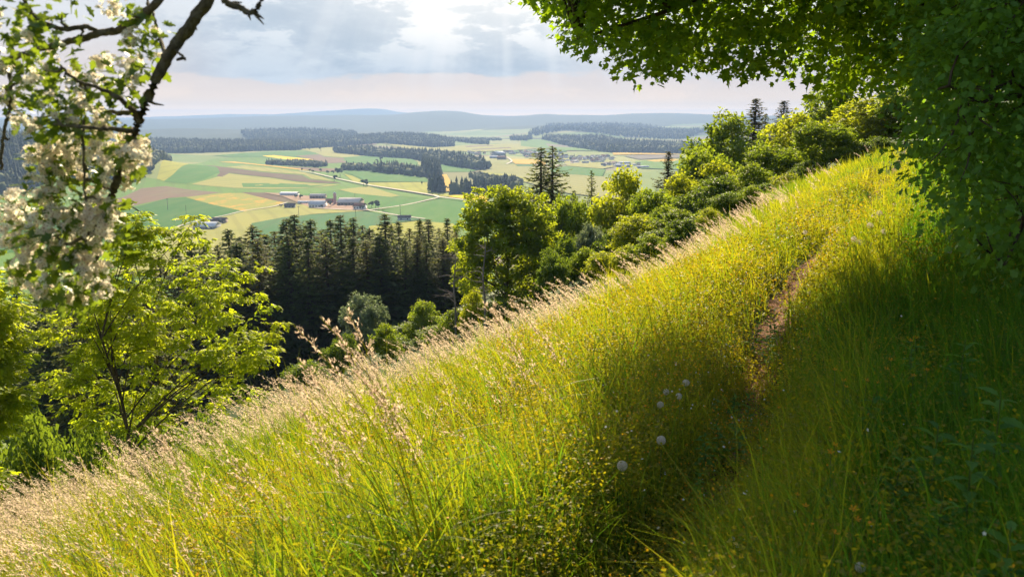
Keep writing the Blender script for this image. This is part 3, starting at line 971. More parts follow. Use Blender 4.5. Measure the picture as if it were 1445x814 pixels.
house('barn', 476, 507, 289.5, 9.5, 32, 'brown_wall', 'pale_roof', 'longest farm barn with a pale pinkish roof and brown walls', 'barn', -.06, 0.52, 6)
house('farmhouse', 435, 456, 293.5, 9.5, 26, 'white_wall', 'grey_roof', 'white farm building with a pale grey roof at the front of the yard', 'house', .05, 0.46, 5)
house('farmhouse', 437, 458, 279.5, 6.5, 13, 'brown_wall', 'pale_roof', 'long dark walled farm building behind the white one', 'house', -.05, 0.32, 5)
house('greenhouse', 395, 419, 275.2, 5, 14, 'white_wall', 'white_roof', 'long white round roofed greenhouse at the left end of the farm', 'greenhouse', -.03, 0.5, 0, round_=True)
house('shed', 401, 415, 293.8, 6.5, 9, 'grey_wall', 'dark_roof', 'small grey shed alone in the yellow field left of the farm', 'shed', .05, 0.45, 3)
house('farmhouse', 499, 515, 296, 9, 12, 'white_wall', 'red_roof', 'farm house with white walls and a red roof at the right end of the barn', 'house', -.1, 0.34, 4)
house('annex', 420, 437, 287, 3.5, 9, 'white_wall', 'white_roof', 'low flat white annex left of the white farm building', 'shed', .05, 0.3, 2)
house('barn', 272, 301, 325.5, 9, 24, 'grey_wall', 'white_roof', 'barn with a bright grey roof behind the yellow green ash tree', 'barn', .06, 0.52, 4)
house('barn', 297, 317, 317, 8, 11, 'brown_wall', 'dark_roof', 'dark roofed barn behind the bright grey roofed one', 'barn', .02, 0.34, 3)
house('hut', 561, 579, 311, 7, 9, 'white_wall', 'dark_roof', 'lone field hut with a dark roof beside the track in the green fields', 'hut', .1, 0.36, 2)
house('outbuilding', 459, 471, 286, 6, 9, 'pink_wall', 'red_roof', 'small red roofed outbuilding at the left gable of the longest barn', 'shed', .1, 0.5, 2)

# the pinkish silo at the barn's gable
sc_ = plain_pt(471, 288)
root = empty('silo', (sc_[0], sc_[1] + 8, float(H(*sc_))))
V, F = tube([[0, 0, -1], [0, 0, 15]], [2.0, 2.0], 14)
mesh_np('drum', V, [F], HM['pink_wall'], root, smooth=True)
V, F = tube([[0, 0, 15], [0, 0, 16.2], [0, 0, 16.6]], [2.1, 1.2, 0.1], 14)
mesh_np('cap', V, [F], HM['grey_roof'], root)
tag(root, 'pinkish silo tower at the left gable of the longest barn', 'silo')

house('factory_hall', 696, 709, 221.5, 6.5, 46, 'grey_wall', 'white_roof', 'big industrial hall with a bright white roof at the village edge', 'factory', .5, 0.35, 3)
house('factory_hall', 702, 714, 225.5, 4, 30, 'brown_wall', 'red_roof', 'long reddish hall in front of the big white roofed hall', 'factory', -.1, 0.34, 4)
house('factory_hall', 691, 702, 224, 3, 30, 'grey_wall', 'white_roof', 'low white hall left of the long reddish hall', 'factory', .1, 0.5, 3)
house('factory_hall', 875, 890, 231, 3, 32, 'grey_wall', 'white_roof', 'upper white roofed hall right of the village', 'factory', 0, 0.35, 3)
house('factory_hall', 870, 880, 235, 3.2, 28, 'grey_wall', 'white_roof', 'lower left white roofed hall right of the village', 'factory', 0, 0.35, 3)
house('factory_hall', 882, 892, 235, 3.2, 28, 'grey_wall', 'white_roof', 'lower right white roofed hall right of the village', 'factory', 0, 0.35, 3)
house('factory_hall', 900, 916, 237, 2.6, 30, 'grey_wall', 'grey_roof', 'grey roofed hall at the far right end of the village', 'factory', 0, 0.35, 3)


def village_proto(wm, rm):
    root = empty('village_house', (0, 0, 0))
    mb = MB()
    mb.add(*box(-6, 6, -4.5, 4.5, -1, 5))
    mb.add([[-6, -4.5, 5], [-6, 4.5, 5], [-6, 0, 7.4], [6, -4.5, 5], [6, 4.5, 5], [6, 0, 7.4]], [[0, 2, 1], [3, 4, 5]])
    mb.build('wall', HM[wm], root)
    rb = MB()
    for s_ in (-1, 1):
        rb.add([[-6.6, s_ * 5, 4.7], [6.6, s_ * 5, 4.7], [6.6, 0, 7.7], [-6.6, 0, 7.7]], [[0, 1, 2, 3]])
    rb.build('roof', HM[rm], root)
    return root


VP = [village_proto('white_wall', 'red_roof'), village_proto('white_wall', 'dark_roof'), village_proto('white_wall', 'pale_roof')]
VR = random.Random(5)
vn = 0
cells = [(712, 760, 214.5, 218, 22), (740, 800, 217, 223, 26), (790, 865, 221, 231, 62), (655, 700, 215.5, 219, 14), (850, 905, 231, 236, 14)]
for (xa, xb, ya, yb, cnt) in cells:
    for q in range(cnt):
        p_ = plain_pt(VR.uniform(xa, xb), VR.uniform(ya, yb))
        k = vn % 3
        o = VP[k] if vn < 3 else copy_tree(VP[k])
        vn += 1
        o.location = (p_[0], p_[1], float(H(*p_)) + 0.3)
        o.rotation_euler.z = VR.uniform(-0.9, 0.9)
        s_ = VR.uniform(0.6, 1.0)
        o.scale = (s_, s_, s_)
        tag(o, ['tiny village house with white walls and a red roof in the distance', 'tiny village house with white walls and a dark roof in the distance',
                'tiny village house with white walls and a pale roof in the distance'][k], 'house', 'houses of the distant village, ' + ['red roofed', 'dark roofed', 'pale roofed'][k])
for poly, hm in (([(738, 222), (800, 224), (868, 233), (868, 230), (800, 219), (735, 216)], 11), ([(650, 219), (722, 218), (722, 215), (655, 215.5)], 11), ([(850, 240), (915, 239), (915, 235), (850, 236)], 9)):
    wood(poly, hm * .8, 0.15, 34)

POLES = [(422, 309.5, 19, 'wooden power pole at the field edge in front of the white farm building'),
         (565, 304, 16, 'wooden power pole just above the lone field hut'),
         (501, 281, 10, 'wooden power pole behind the longest barn roof'),
         (263, 304, 14, 'wooden power pole in the dark green field, nearer one'),
         (237, 297, 17, 'wooden power pole in the dark green field, farther left one'),
         (502, 306, 12, 'wooden power pole over the spruce tips below the farm')]
pp = None
for px, py, hp, lab in POLES:
    p_ = plain_pt(px, py)
    if pp is None:
        pp = empty('power_pole', (0, 0, 0))
        V, F = tube([[0, 0, -1], [0, 0, 10]], [.22, .15], 6)
        mesh_np('post', V, [F], M['wood_pole'], pp)
        V, F = box(-.9, .9, -.08, .08, 9.2, 9.4)
        mesh_np('crossarm', V, [np.array(F)], M['wood_pole'], pp)
        o = pp
    else:
        o = copy_tree(pp)
    s_ = hp * p_[1] / FPX / 10
    o.location = (p_[0], p_[1], float(H(*p_)) + .3)
    o.scale = (max(1, s_ * .9),) * 2 + (s_,)
    tag(o, lab, 'power pole', 'power poles across the fields')


# ------------------------------------------------------------------ trees on the hillside
def clump_leaves(centers, radii, per, leaf, size, flat=0.65, up=0.55, seed=0, droop=0.0, outward=None):
    """leaves spread through clumps; returns V, F, tint"""
    lv, lf = leaf
    n = len(centers) * per
    c = np.repeat(centers, per, 0)
    r = np.repeat(np.broadcast_to(radii, (len(centers),)), per)
    d = rnd(n)
    d = unit(d) * (RNG.random((n, 1)) ** 0.45)
    off = d * r[:, None] * np.array([1, 1, flat])
    pos_ = c + off
    out = unit(off + 1e-6)
    if outward is not None:
        out = unit(out + 0.8 * np.repeat(outward, per, 0))
    nrm = unit(out * 0.35 + np.array([0, 0, up]) + rnd(n) * 0.42)
    tan = unit(out + rnd(n) * 0.5 + np.array([0, 0, -droop]))
    sc = size * RNG.uniform(0.5, 1.35, n)
    V, F = scatter(lv, lf, pos_, frames(nrm, tan), sc)
    ct = RNG.random(len(centers))
    tint = np.clip(0.55 * np.repeat(ct, per) + 0.45 * RNG.random(n), 0, 1)
    return V, F, np.repeat(tint, len(lv))


def lobes_points(lobes, n, shell=0.35):
    """clump centres in a union of ellipsoids, thicker towards the outside"""
    L = np.array(lobes, float)
    vol = L[:, 3] * L[:, 4] * L[:, 5]
    k = RNG.choice(len(L), n, p=vol ** 0.75 / (vol ** 0.75).sum())
    d = unit(rnd(n)) * RNG.random((n, 1)) ** shell
    return L[k, :3] + d * L[k, 3:6], d


def tree_parts(root, h, lobes, nclump, crad, per, leaf, size, leafm, trunk_r, barkm=None, nlimb=12, shell=0.35, flat=0.65, up=0.55, droop=0.0, lean=(0, 0), stems=1, zmin=None, first=0.22):
    pts, od = lobes_points(lobes, nclump, shell)
    if zmin is not None:
        pts[:, 2] = np.maximum(pts[:, 2], zmin + 0.3 * RNG.random(len(pts)))
    rad = crad * RNG.uniform(0.6, 1.35, nclump)
    V, F, T = clump_leaves(pts, rad, per, leaf, size, flat, up, droop=droop, outward=od)
    crown = mesh_np('crown', V, [np.asarray(F)], leafm, root, T)
    mb = MB()
    top = np.array([lean[0], lean[1], h * 0.86])
    for s_ in range(stems):
        off = np.array([0, 0, 0.0]) if stems == 1 else np.array([RNG.normal() * .18 * h * .12, RNG.normal() * .18 * h * .12, 0])
        tp = top if stems == 1 else top * np.array([1, 1, RNG.uniform(.75, 1.0)]) + np.array([RNG.normal() * h * .14, RNG.normal() * h * .14, 0])
        trunk = smooth_path(np.array([off + [0, 0, -0.4], off + [0, 0, h * .12], off * .5 + tp * .45 + rnd(1)[0] * h * .012, tp * .75 + rnd(1)[0] * h * .015, tp]), 5)
        mb.add(*tube(trunk, np.linspace(1, .12, len(trunk)) * trunk_r, 8))
        sel = RNG.choice(nclump, min(nlimb, nclump), replace=False)
        limbs = []
        for q in sel:
            e = pts[q]
            tt = np.clip((e[2] - 0.35 * np.hypot(e[0], e[1])) / (h * .86), first, 0.95)
            a = trunk[int(tt * (len(trunk) - 1))]
            mid = (a + e) / 2 + np.array([0, 0, 0.12 * np.linalg.norm(e - a)])
            cv = curve(a, mid, e, 7)
            limbs.append(cv)
            mb.add(*tube(cv, np.linspace(.42, .06, 7) * trunk_r * (1 - .5 * tt), 5))
        LP = np.concatenate(limbs)
        for q in range(min(nclump, 90)):
            e = pts[RNG.integers(nclump)]
            dd = np.linalg.norm(LP - e, axis=1) + 0.5 * np.clip(LP[:, 2] - e[2], 0, None)
            a = LP[np.argmin(dd)]
            cv = curve(a, (a + e) / 2 + [0, 0, .05 * h * .2], e, 4)
            mb.add(*tube(cv, np.linspace(.10, .03, 4) * trunk_r, 4))
    mb.build('trunk', barkm or M['bark'], root, smooth=True)
    return root


def place(px, Yd, z=None):
    """ground point in the direction of photo column px at distance Yd"""
    x_ = (px - 722.5) / FPX * (Yd * math.cos(PITCH) + 3)
    z_ = float(H(x_, Yd)) if z is None else z
    return np.array([x_, Yd, z_])


def top_z(py, Yd):
    d = ray(722.5, py)
    return EYE[2] + d[2] / d[1] * Yd


# spruces ------------------------------------------------------------
def spruce_proto(seed, slim=1.0, bare=0.16, dens=1.0, name='spruce_tree', leafm='spruce'):
    g = np.random.default_rng(seed)
    root = empty(name, (0, 0, 0))
    P, Nn, Tn, S, TT_ = [], [], [], [], []
    mbt = MB()
    mbt.add(*tube([[0, 0, -.03], [0, 0, .5], [0, 0, 1.0]], [.014, .009, .001], 6))
    lev = int(330 * dens)
    for k in range(lev):
        zz_ = bare + (1 - bare) * (k / lev) ** 0.92 + g.normal() * .004
        zz_ = min(max(zz_, 0.02), 0.995)
        rr = slim * 0.175 * (1 - zz_) ** 0.78 * g.uniform(.75, 1.2) + 0.008
        nb = 1
        a0 = k * 2.39996 + g.normal() * .35
        for b in range(nb):
            a = a0 + b * 6.283 / nb + g.normal() * .2
            L = rr * (g.uniform(.6, 1.25) if leafm != 'pine' else g.uniform(.25, 1.3))
            dr = np.array([math.cos(a), math.sin(a), 0])
            drop = 0.25 * L + 0.25 * L * (1 - zz_)
            spine = [np.array([0, 0, zz_]) + dr * L * q + np.array([0, 0, -drop * math.sin(q * 2.2) + 0.18 * L * q * q * (0.3 + zz_)]) for q in np.linspace(0, 1, 5)]
            mbt.add(*tube(spine, np.linspace(.0022, .0006, 5), 3))
            m_ = max(7, int(26 * (L / 0.16)))
            q = g.uniform(.12, 1.0, m_)
            for qq in q:
                i0 = min(3, int(qq * 4))
                f = qq * 4 - i0
                p_ = spine[i0] * (1 - f) + spine[i0 + 1] * f
                sd = np.array([-dr[1], dr[0], 0]) * g.choice([-1, 1])
                tdir = unit(dr * .55 + sd * g.uniform(.1, .9) + np.array([0, 0, -g.uniform(.1, .9)]))
                P.append(p_)
                Tn.append(tdir)
                Nn.append(unit(np.array([0, 0, 1.0]) + g.normal(size=3) * .5))
                S.append((0.010 + 0.022 * (1 - zz_)) * g.uniform(.7, 1.3) + .004)
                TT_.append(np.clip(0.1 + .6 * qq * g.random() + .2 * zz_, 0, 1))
    lv = np.array([[0, 0, 0], [-.26, .35, -.05], [-.12, .75, -.03], [0, 1.05, -.1], [.12, .75, -.03], [.26, .35, -.05]])
    lf = [[0, 5, 4], [0, 4, 3], [0, 3, 2], [0, 2, 1]]
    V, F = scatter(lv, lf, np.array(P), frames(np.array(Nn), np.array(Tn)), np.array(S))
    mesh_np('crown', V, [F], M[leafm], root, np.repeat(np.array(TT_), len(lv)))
    mbt.build('trunk', M['bark'], root)
    return root


SPR = [spruce_proto(11, 1.0), spruce_proto(12, 0.85, 0.10), spruce_proto(13, 1.15, 0.2), spruce_proto(14, 1.0, 0.18, 0.7, leafm='olive_spruce'), spruce_proto(15, 1.1, 0.12, 0.85, leafm='olive_spruce')]
used = set()


def put_proto(protos, k, loc, h, wide, label, cat, group, rz=None):
    if id(protos[k]) in used:
        o = copy_tree(protos[k])
    else:
        o = protos[k]
        used.add(id(protos[k]))
    o.location = loc
    o.scale = (h * wide, h * wide, h)
    o.rotation_euler = (RNG.normal() * .012, RNG.normal() * .012, RNG.uniform(0, 6.28) if rz is None else rz)
    tag(o, label, cat, group)
    return o


ROW = [(321, 322, 116), (338, 334, 128), (351, 318, 112), (373, 330, 124), (386, 326, 130), (396, 308, 116), (411, 303, 110), (424, 320, 130), (437, 309.5, 112), (452, 324, 128),
       (466, 310, 116), (478.5, 303.5, 110), (490, 320, 130), (502, 306.5, 112), (513, 318, 128), (522, 322, 112), (542, 301.5, 108), (553, 318, 126), (563, 312, 114), (577, 322, 122),
       (592, 309, 112), (605, 309, 116), (618, 322, 124), (632, 308, 112), (645, 318, 120)]
for k, (px, py, Yd) in enumerate(ROW):
    L = place(px, Yd)
    h = top_z(py, Yd) - L[2]
    put_proto(SPR, (k * 2) % 5, L, h, RNG.uniform(1.35, 2.1), 'dark spruce, %s from the left in the spruce row beyond the meadow' % ORD[k], 'spruce', 'spruces in the dark row beyond the meadow')
FRONT = [(332, 342, 106), (362, 338, 104), (404, 332, 104), (430, 336, 102), (458, 338, 104), (494, 334, 104), (518, 340, 102), (533, 332, 104), (571, 338, 104), (586, 334, 106), (600, 342, 104), (626, 336, 106), (652, 332, 110)]
for k, (px, py, Yd) in enumerate(FRONT):
    L = place(px, Yd)
    h = top_z(py, Yd) - L[2]
    put_proto(SPR, (k * 3 + 1) % 5, L, h, RNG.uniform(1.5, 2.2), 'shorter spruce standing in front of the dark spruce row, %s from the left' % ORD[k], 'spruce', 'shorter spruces in front of the dark row')
BACK = [(20, 405, 95), (48, 395, 80), (72, 388, 86), (98, 395, 74), (122, 372, 90), (148, 388, 78), (172, 366, 92), (200, 384, 80), (222, 360, 96), (246, 352, 102), (268, 344, 104), (290, 334, 110), (305, 345, 100)]
for k, (px, py, Yd) in enumerate(BACK):
    L = place(px, Yd)
    h = top_z(py, Yd) - L[2]
    put_proto(SPR, (k + 1) % 5, L, h, RNG.uniform(1.25, 1.7), 'dark spruce half hidden behind the yellow green ash, %s from the left there' % ORD[k], 'spruce', 'spruces half hidden behind the ash trees')

CONP = [spruce_proto(21, 1.15, 0.12, 0.75, 'spruce_tree', 'spruce'), spruce_proto(22, 1.0, 0.22, 0.85, 'pine_tree', 'pine'), spruce_proto(23, 1.35, 0.12, 0.6, 'spruce_tree', 'spruce')]
for (k, px, py, Yd, wd, lab, cat) in [
    (0, 763, 207.5, 85, 1.75, 'left one of the twin dark spruces rising behind the round tree', 'spruce'),
    (2, 778, 205.5, 86, 1.7, 'right one of the twin dark spruces rising behind the round tree', 'spruce'),
    (2, 834, 240.5, 80, .95, 'short dark spruce tip between the twin spruces and the golden tree', 'spruce'),
    (1, 938, 213.5, 72, 1.6, 'slim brownish pine rising alone over the golden green trees', 'pine'),
    (1, 1052, 139, 88, 2.2, 'tall open pine with a bare trunk on the skyline, left one', 'pine'),
    (1, 1092, 142, 92, 2.3, 'brownish open pine on the skyline under the overhanging leaves', 'pine'),
    (0, 1068, 160, 90, 1.3, 'dense dark conifer between the two skyline pines', 'spruce'),
    (0, 806, 268, 74, 1.2, 'dark green conifer just right of the twin spruces, lower than them', 'spruce'),
]:
    L = place(px, Yd)
    h = top_z(py, Yd) - L[2]
    put_proto(CONP, k, L, h, wd, lab, cat, None)

# broadleaved trees of the belt --------------------------------------
BELT = [
    # px, top py, distance, width px, leaf, label
    (872, 237, 60, 92, 'gold_leaf', 'golden green round headed tree right of the twin spruces'),
    (808, 272, 64, 66, 'belt_leaf', 'green tree behind the silvery willow beside the round tree'),
    (829, 312, 50, 50, 'willow_leaf', 'silvery grey green willow in the tree belt'),
    (915, 262, 54, 74, 'belt_leaf', 'light green tree under the lone brownish pine'),
    (955, 243, 58, 70, 'gold_leaf', 'golden green tree right of the lone brownish pine'),
    (985, 206, 66, 90, 'belt_leaf', 'light green tree left of the skyline pines'),
    (1022, 158, 76, 116, 'belt_leaf', 'tall light green tree against the skyline pines'),
    (893, 298, 44, 80, 'gold_leaf', 'yellow green bushy tree low in the belt behind the seed grass'),
    (950, 292, 42, 84, 'belt_leaf', 'mid green bushy tree along the lower meadow edge'),
    (1000, 244, 46, 76, 'dark_leaf', 'darker green bushy tree on the meadow edge under the skyline trees'),
    (1042, 228, 46, 74, 'belt_leaf', 'green bush at the meadow edge below the skyline pines'),
    (1080, 200, 50, 84, 'belt_leaf', 'green bush at the meadow edge right below the dense conifer'),
    (1100, 158, 62, 90, 'gold_leaf', 'yellow green tree behind the meadow edge under the overhang'),
    (1142, 166, 48, 90, 'belt_leaf', 'bright green bush at the top of the meadow, left of the path end'),
    (1195, 134, 52, 110, 'gold_leaf', 'yellow green tree where the path leaves the meadow'),
    (1250, 118, 50, 110, 'belt_leaf', 'green tree behind the upper end of the path'),
    (1150, 116, 66, 120, 'belt_leaf', 'tall green tree seen under the overhanging canopy'),
    (845, 350, 38, 52, 'gold_leaf', 'small yellow green shrub peeking over the seed grass'),
    (905, 336, 34, 54, 'belt_leaf', 'small green shrub behind the seed grass of the crest'),
    (800, 330, 48, 44, 'dark_leaf', 'dark green shrub right of the round tree'),
    (780, 350, 42, 50, 'dark_leaf', 'dark shrub at the right foot of the round tree'),
    (955, 325, 33, 60, 'dark_leaf', 'dark green shrub low behind the crest grass'),
    (1010, 300, 36, 56, 'dark_leaf', 'dark shrub in the shade along the crest'),
    (1300, 118, 46, 120, 'dark_leaf', 'dark green tree behind the bank right of the path'),
]
BP = {}


def belt_proto(leafm, v):
    if (leafm, v) in BP:
        return BP[(leafm, v)]
    root = empty('leafy_tree', (0, 0, 0))
    lob = [(0, 0, .60, .40, .40, .34)]
    for q in range(6):
        a = q * 1.05 + RNG.uniform(0, .5)
        lob.append((.30 * math.cos(a), .30 * math.sin(a), RNG.uniform(.30, .78), .20, .20, .18))
    lob.append((RNG.normal() * .1, RNG.normal() * .1, .84, .20, .20, .15))
    tree_parts(root, 1.0, lob, 210, 0.085, 46, LEAF, 0.042, M[leafm], 0.028, nlimb=16, shell=.4, up=.5)
    BP[(leafm, v)] = root
    return root


for k, (px, py, Yd, wd, lm, lab) in enumerate(BELT):
    L = place(px, Yd)
    h = max(1.5, top_z(py, Yd) - L[2])
    pr = belt_proto(lm, k % 2)
    wscale = min(wd * Yd / FPX * 1.08, 1.6 * h)
    if id(pr) in used:
        o = copy_tree(pr)
    else:
        o = pr
        used.add(id(pr))
    o.location = L - np.array([0, 0, .15])
    o.scale = (wscale, wscale, h * 1.02)
    o.rotation_euler = (0, 0, RNG.uniform(0, 6.28))
    tag(o, lab, 'tree' if h > 3 else 'bush')

FILL = [(825, 345, 44, 50), (862, 318, 48, 60), (880, 352, 36, 46), (925, 318, 40, 60), (940, 336, 33, 44), (975, 300, 41, 60), (985, 318, 34, 44), (1025, 285, 40, 60), (1040, 290, 35, 44),
        (1062, 262, 43, 60), (1090, 248, 44, 60), (1120, 226, 46, 64), (1165, 205, 46, 70), (1210, 188, 46, 70), (1000, 225, 62, 80), (965, 268, 50, 60), (930, 285, 48, 60)]
for k, (px, py, Yd, wd) in enumerate(FILL):
    L = place(px, Yd)
    h = max(1.3, top_z(py, Yd) - L[2])
    pr = belt_proto(('belt_leaf', 'dark_leaf', 'gold_leaf', 'dark_leaf')[k % 4], k % 2)
    if id(pr) in used:
        o = copy_tree(pr)
    else:
        o = pr
        used.add(id(pr))
    o.name = 'bush'
    ws = min(wd * Yd / FPX * 1.1, 1.7 * h)
    o.location = L - np.array([0, 0, .15])
    o.scale = (ws, ws, h)
    o.rotation_euler = (0, 0, RNG.uniform(0, 6.28))
    o_order = sorted(range(len(FILL)), key=lambda a: FILL[a][0]).index(k)
    tag(o, 'low bush filling the belt along the meadow edge, %s such bush from the left' % ORD[o_order], 'bush', 'low bushes along the meadow edge')

# the round tree, main one of the middle distance
L = place(716, 56)
h = top_z(258, 56) - L[2]
rt = empty('round_tree', L)
wv = 166 * 56 / FPX
tree_parts(rt, h, [(0, 0, h * .60, wv * .36, wv * .36, h * .36), (-wv * .16, 0, h * .80, wv * .24, wv * .24, h * .17), (wv * .22, 0, h * .72, wv * .25, wv * .25, h * .22),
                   (-wv * .30, 0, h * .52, wv * .20, wv * .22, h * .24), (wv * .30, 0, h * .45, wv * .20, wv * .22, h * .26), (-wv * .28, .3, h * .28, wv * .2, wv * .2, h * .18), (wv * .12, -.2, h * .22, wv * .28, wv * .24, h * .16), (wv * .30, 0, h * .24, wv * .16, wv * .18, h * .16), (0, 0, h * .9, wv * .16, wv * .16, h * .1)],
           720, 0.38, 52, LEAF, 0.22, M['beech_leaf'], 0.17, nlimb=26, shell=.42, flat=.55, up=.6, stems=2)
tag(rt, 'dense round headed tree with glowing yellow rim standing in the middle', 'tree')

# pale rounded bush and neighbours in front of the spruces
for (px, py, Yd, wd, lm, lab, hh) in [
    (508, 408, 62, 70, 'willow_leaf', 'rounded pale green bush in front of the spruce row', 1),
    (600, 421, 58, 62, 'belt_leaf', 'yellow green bush between the pale bush and the round tree', 1),
    (545, 452, 52, 46, 'belt_leaf', 'small green bush at the foot of the pale rounded bush', 1),
    (478, 470, 50, 50, 'dark_leaf', 'dark green bush left of the pale rounded bush', 1),
    (430, 500, 46, 70, 'dark_leaf', 'dark undergrowth bush right of the ash tree', 1),
    (640, 432, 48, 50, 'belt_leaf', 'light bush left of the dead tree', 1),
    (668, 404, 46, 40, 'gold_leaf', 'yellow green bush at the foot of the dead tree', 1),
    (585, 448, 66, 70, 'dark_leaf', 'dark bush before the spruces, right of the pale rounded bush', 1),
    (632, 446, 64, 70, 'dark_leaf', 'dark bush before the spruces, left behind the dead tree', 1),
    (680, 428, 66, 80, 'dark_leaf', 'dark bush behind the pale dead tree', 1),
    (735, 418, 62, 90, 'dark_leaf', 'dark bush behind the foot of the round tree', 1),
    (552, 470, 60, 60, 'dark_leaf', 'dark bush under the small green bush before the spruces', 1),
    (612, 470, 50, 60, 'belt_leaf', 'low green bush behind the seed grass left of the dead trees', 1),
    (700, 440, 48, 60, 'dark_leaf', 'low dark bush before the round tree trunk', 1),
]:
    L = place(px, Yd)
    h = max(1.6, top_z(py, Yd) - L[2])
    pr = belt_proto(lm, 0)
    if id(pr) in used:
        o = copy_tree(pr)
    else:
        o = pr
        used.add(id(pr))
    o.name = 'bush'
    ws = wd * Yd / FPX * 1.1
    o.location = L - np.array([0, 0, .2])
    o.scale = (ws, ws, h)
    o.rotation_euler = (0, 0, RNG.uniform(0, 6.28))
    tag(o, lab, 'bush')

# bare dead trees left of the round tree
for (px, py, Yd, lab, seed) in [(684, 335, 44, 'bare dead tree with pale branches in front of the round tree', 3), (643, 352, 47, 'smaller bare dead tree with crooked twigs left of the pale one', 4)]:
    g = np.random.default_rng(seed)
    L = place(px, Yd)
    h = top_z(py, Yd) - L[2]
    root = empty('dead_tree', L)
    mb = MB()
    tr = smooth_path(np.array([[0, 0, -.3], [.05, 0, h * .3], [-.06, .05, h * .6], [.08, 0, h * .85], [.05, 0, h]]), 5)
    mb.add(*tube(tr, np.linspace(.085, .012, len(tr)), 7))
    for q in range(15):
        bb = MB()
        tt = g.uniform(.25, .92)
        a = tr[int(tt * (len(tr) - 1))]
        an = g.uniform(0, 6.28)
        Lb = h * g.uniform(.12, .28) * (1.1 - tt * .6)
        e = a + np.array([math.cos(an) * Lb, math.sin(an) * Lb * .6, Lb * g.uniform(-.1, .5)])
        cv = smooth_path(np.array([a, (a + e) / 2 + g.normal(size=3) * .09, e]), 4)
        bb.add(*tube(cv, np.linspace(.032, .008, len(cv)), 5))
        for s_ in range(3):
            b0 = cv[g.integers(3, len(cv))]
            bb.add(*tube(np.array([b0, b0 + g.normal(size=3) * .22 * np.array([1, .6, .8])]), [.011, .005], 4))
        bb.build('branch', M['dead_wood'], root)
    mb.build('trunk', M['dead_wood'], root, smooth=True)
    tag(root, lab, 'dead tree')

# ash trees at the left ------------------------------------------------
def ash(px, py_top, Yd, lobes_px, label, seed, per=15, size=.30, ncl=230, crad=.42, foot_px=None, grow=1):
    """lobes given in photo pixels (x, y, rx, ry) at the tree's own distance"""
    L = place(foot_px if foot_px else px, Yd)
    s_ = Yd / FPX
    root = empty('ash_tree', L)
    lob = []
    for (lx, ly, rx, ry) in lobes_px:
        if grow != 1:
            lx, ly, rx, ry = px + (lx - px) * grow + 8, ly - 14, rx * grow, ry * 1.05
        X_ = (lx - 722.5) / FPX * (Yd * math.cos(PITCH) + 3) - L[0]
        Z_ = top_z(ly, Yd) - L[2]
        lob.append((X_, 0, Z_, rx * s_, min(rx, ry) * s_ * .9, ry * s_))
    h = top_z(py_top, Yd) - L[2]
    tree_parts(root, h, lob, ncl, crad, per, PINNATE, size, M['ash_leaf'], .10, nlimb=22, shell=.5, flat=.32, up=1.3, droop=.2, stems=2, first=.08,
               lean=((px - (foot_px or px)) * s_, 0))
    tag(root, label, 'ash tree')
    return root


ash(215, 288, 21, [(213, 312, 22, 26), (238, 345, 30, 30), (175, 350, 30, 36), (340, 395, 40, 30), (375, 470, 36, 34), (222, 335, 40, 42), (205, 400, 75, 60), (250, 420, 90, 75), (330, 430, 60, 55), (180, 480, 70, 60), (260, 500, 110, 65), (350, 510, 52, 40), (150, 560, 45, 60),
                   (215, 590, 70, 45), (320, 570, 55, 35), (265, 360, 35, 45), (300, 345, 25, 30)],
    'big yellow green ash tree with airy leaf sprays, left of the spruce row', 5, 20, .175, 400, .31, 245, 1.12)
ash(20, 385, 17, [(10, 420, 45, 40), (35, 460, 60, 40), (20, 520, 65, 45), (-30, 470, 60, 80), (60, 560, 40, 30), (42, 400, 50, 34), (68, 500, 46, 44), (74, 440, 40, 36), (30, 590, 70, 30)],
    'yellow green ash tree cut by the left edge of the view', 6, 18, .18, 420, .32, -20)
ash(25, 612, 13, [(20, 640, 60, 30), (-20, 660, 60, 40), (55, 675, 30, 20)],
    'low yellow green ash sapling at the left edge above the seed grass', 7, 16, .15, 170, .20, 10)
# dark bushes under the ashes
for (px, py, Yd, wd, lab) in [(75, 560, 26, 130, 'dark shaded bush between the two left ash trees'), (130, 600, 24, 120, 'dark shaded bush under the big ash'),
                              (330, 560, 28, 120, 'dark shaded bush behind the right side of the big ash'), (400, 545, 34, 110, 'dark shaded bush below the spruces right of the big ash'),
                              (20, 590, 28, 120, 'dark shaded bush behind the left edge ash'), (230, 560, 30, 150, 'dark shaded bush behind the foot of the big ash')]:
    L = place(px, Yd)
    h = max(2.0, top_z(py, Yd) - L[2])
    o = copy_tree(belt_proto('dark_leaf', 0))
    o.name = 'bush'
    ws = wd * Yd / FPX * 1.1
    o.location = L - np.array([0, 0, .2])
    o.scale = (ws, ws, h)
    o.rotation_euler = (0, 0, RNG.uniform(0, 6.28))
    tag(o, lab, 'bush')


# ------------------------------------------------------------------ overhanging canopy and thicket on the right
def in_px_poly(n, poly):
    A = np.array(poly, float)
    lo, hi = A.min(0), A.max(0)
    out = np.zeros((0, 2))
    while len(out) < n:
        q = RNG.uniform(lo, hi, (n * 2, 2))
        out = np.vstack([out, q[in_poly(q[:, 0], q[:, 1], poly)]])
    return out[:n]


def wpts(pp_, d0, d1):
    dd = RNG.uniform(d0, d1, len(pp_))
    return np.array([at(a, b, c) for (a, b), c in zip(pp_, dd)])


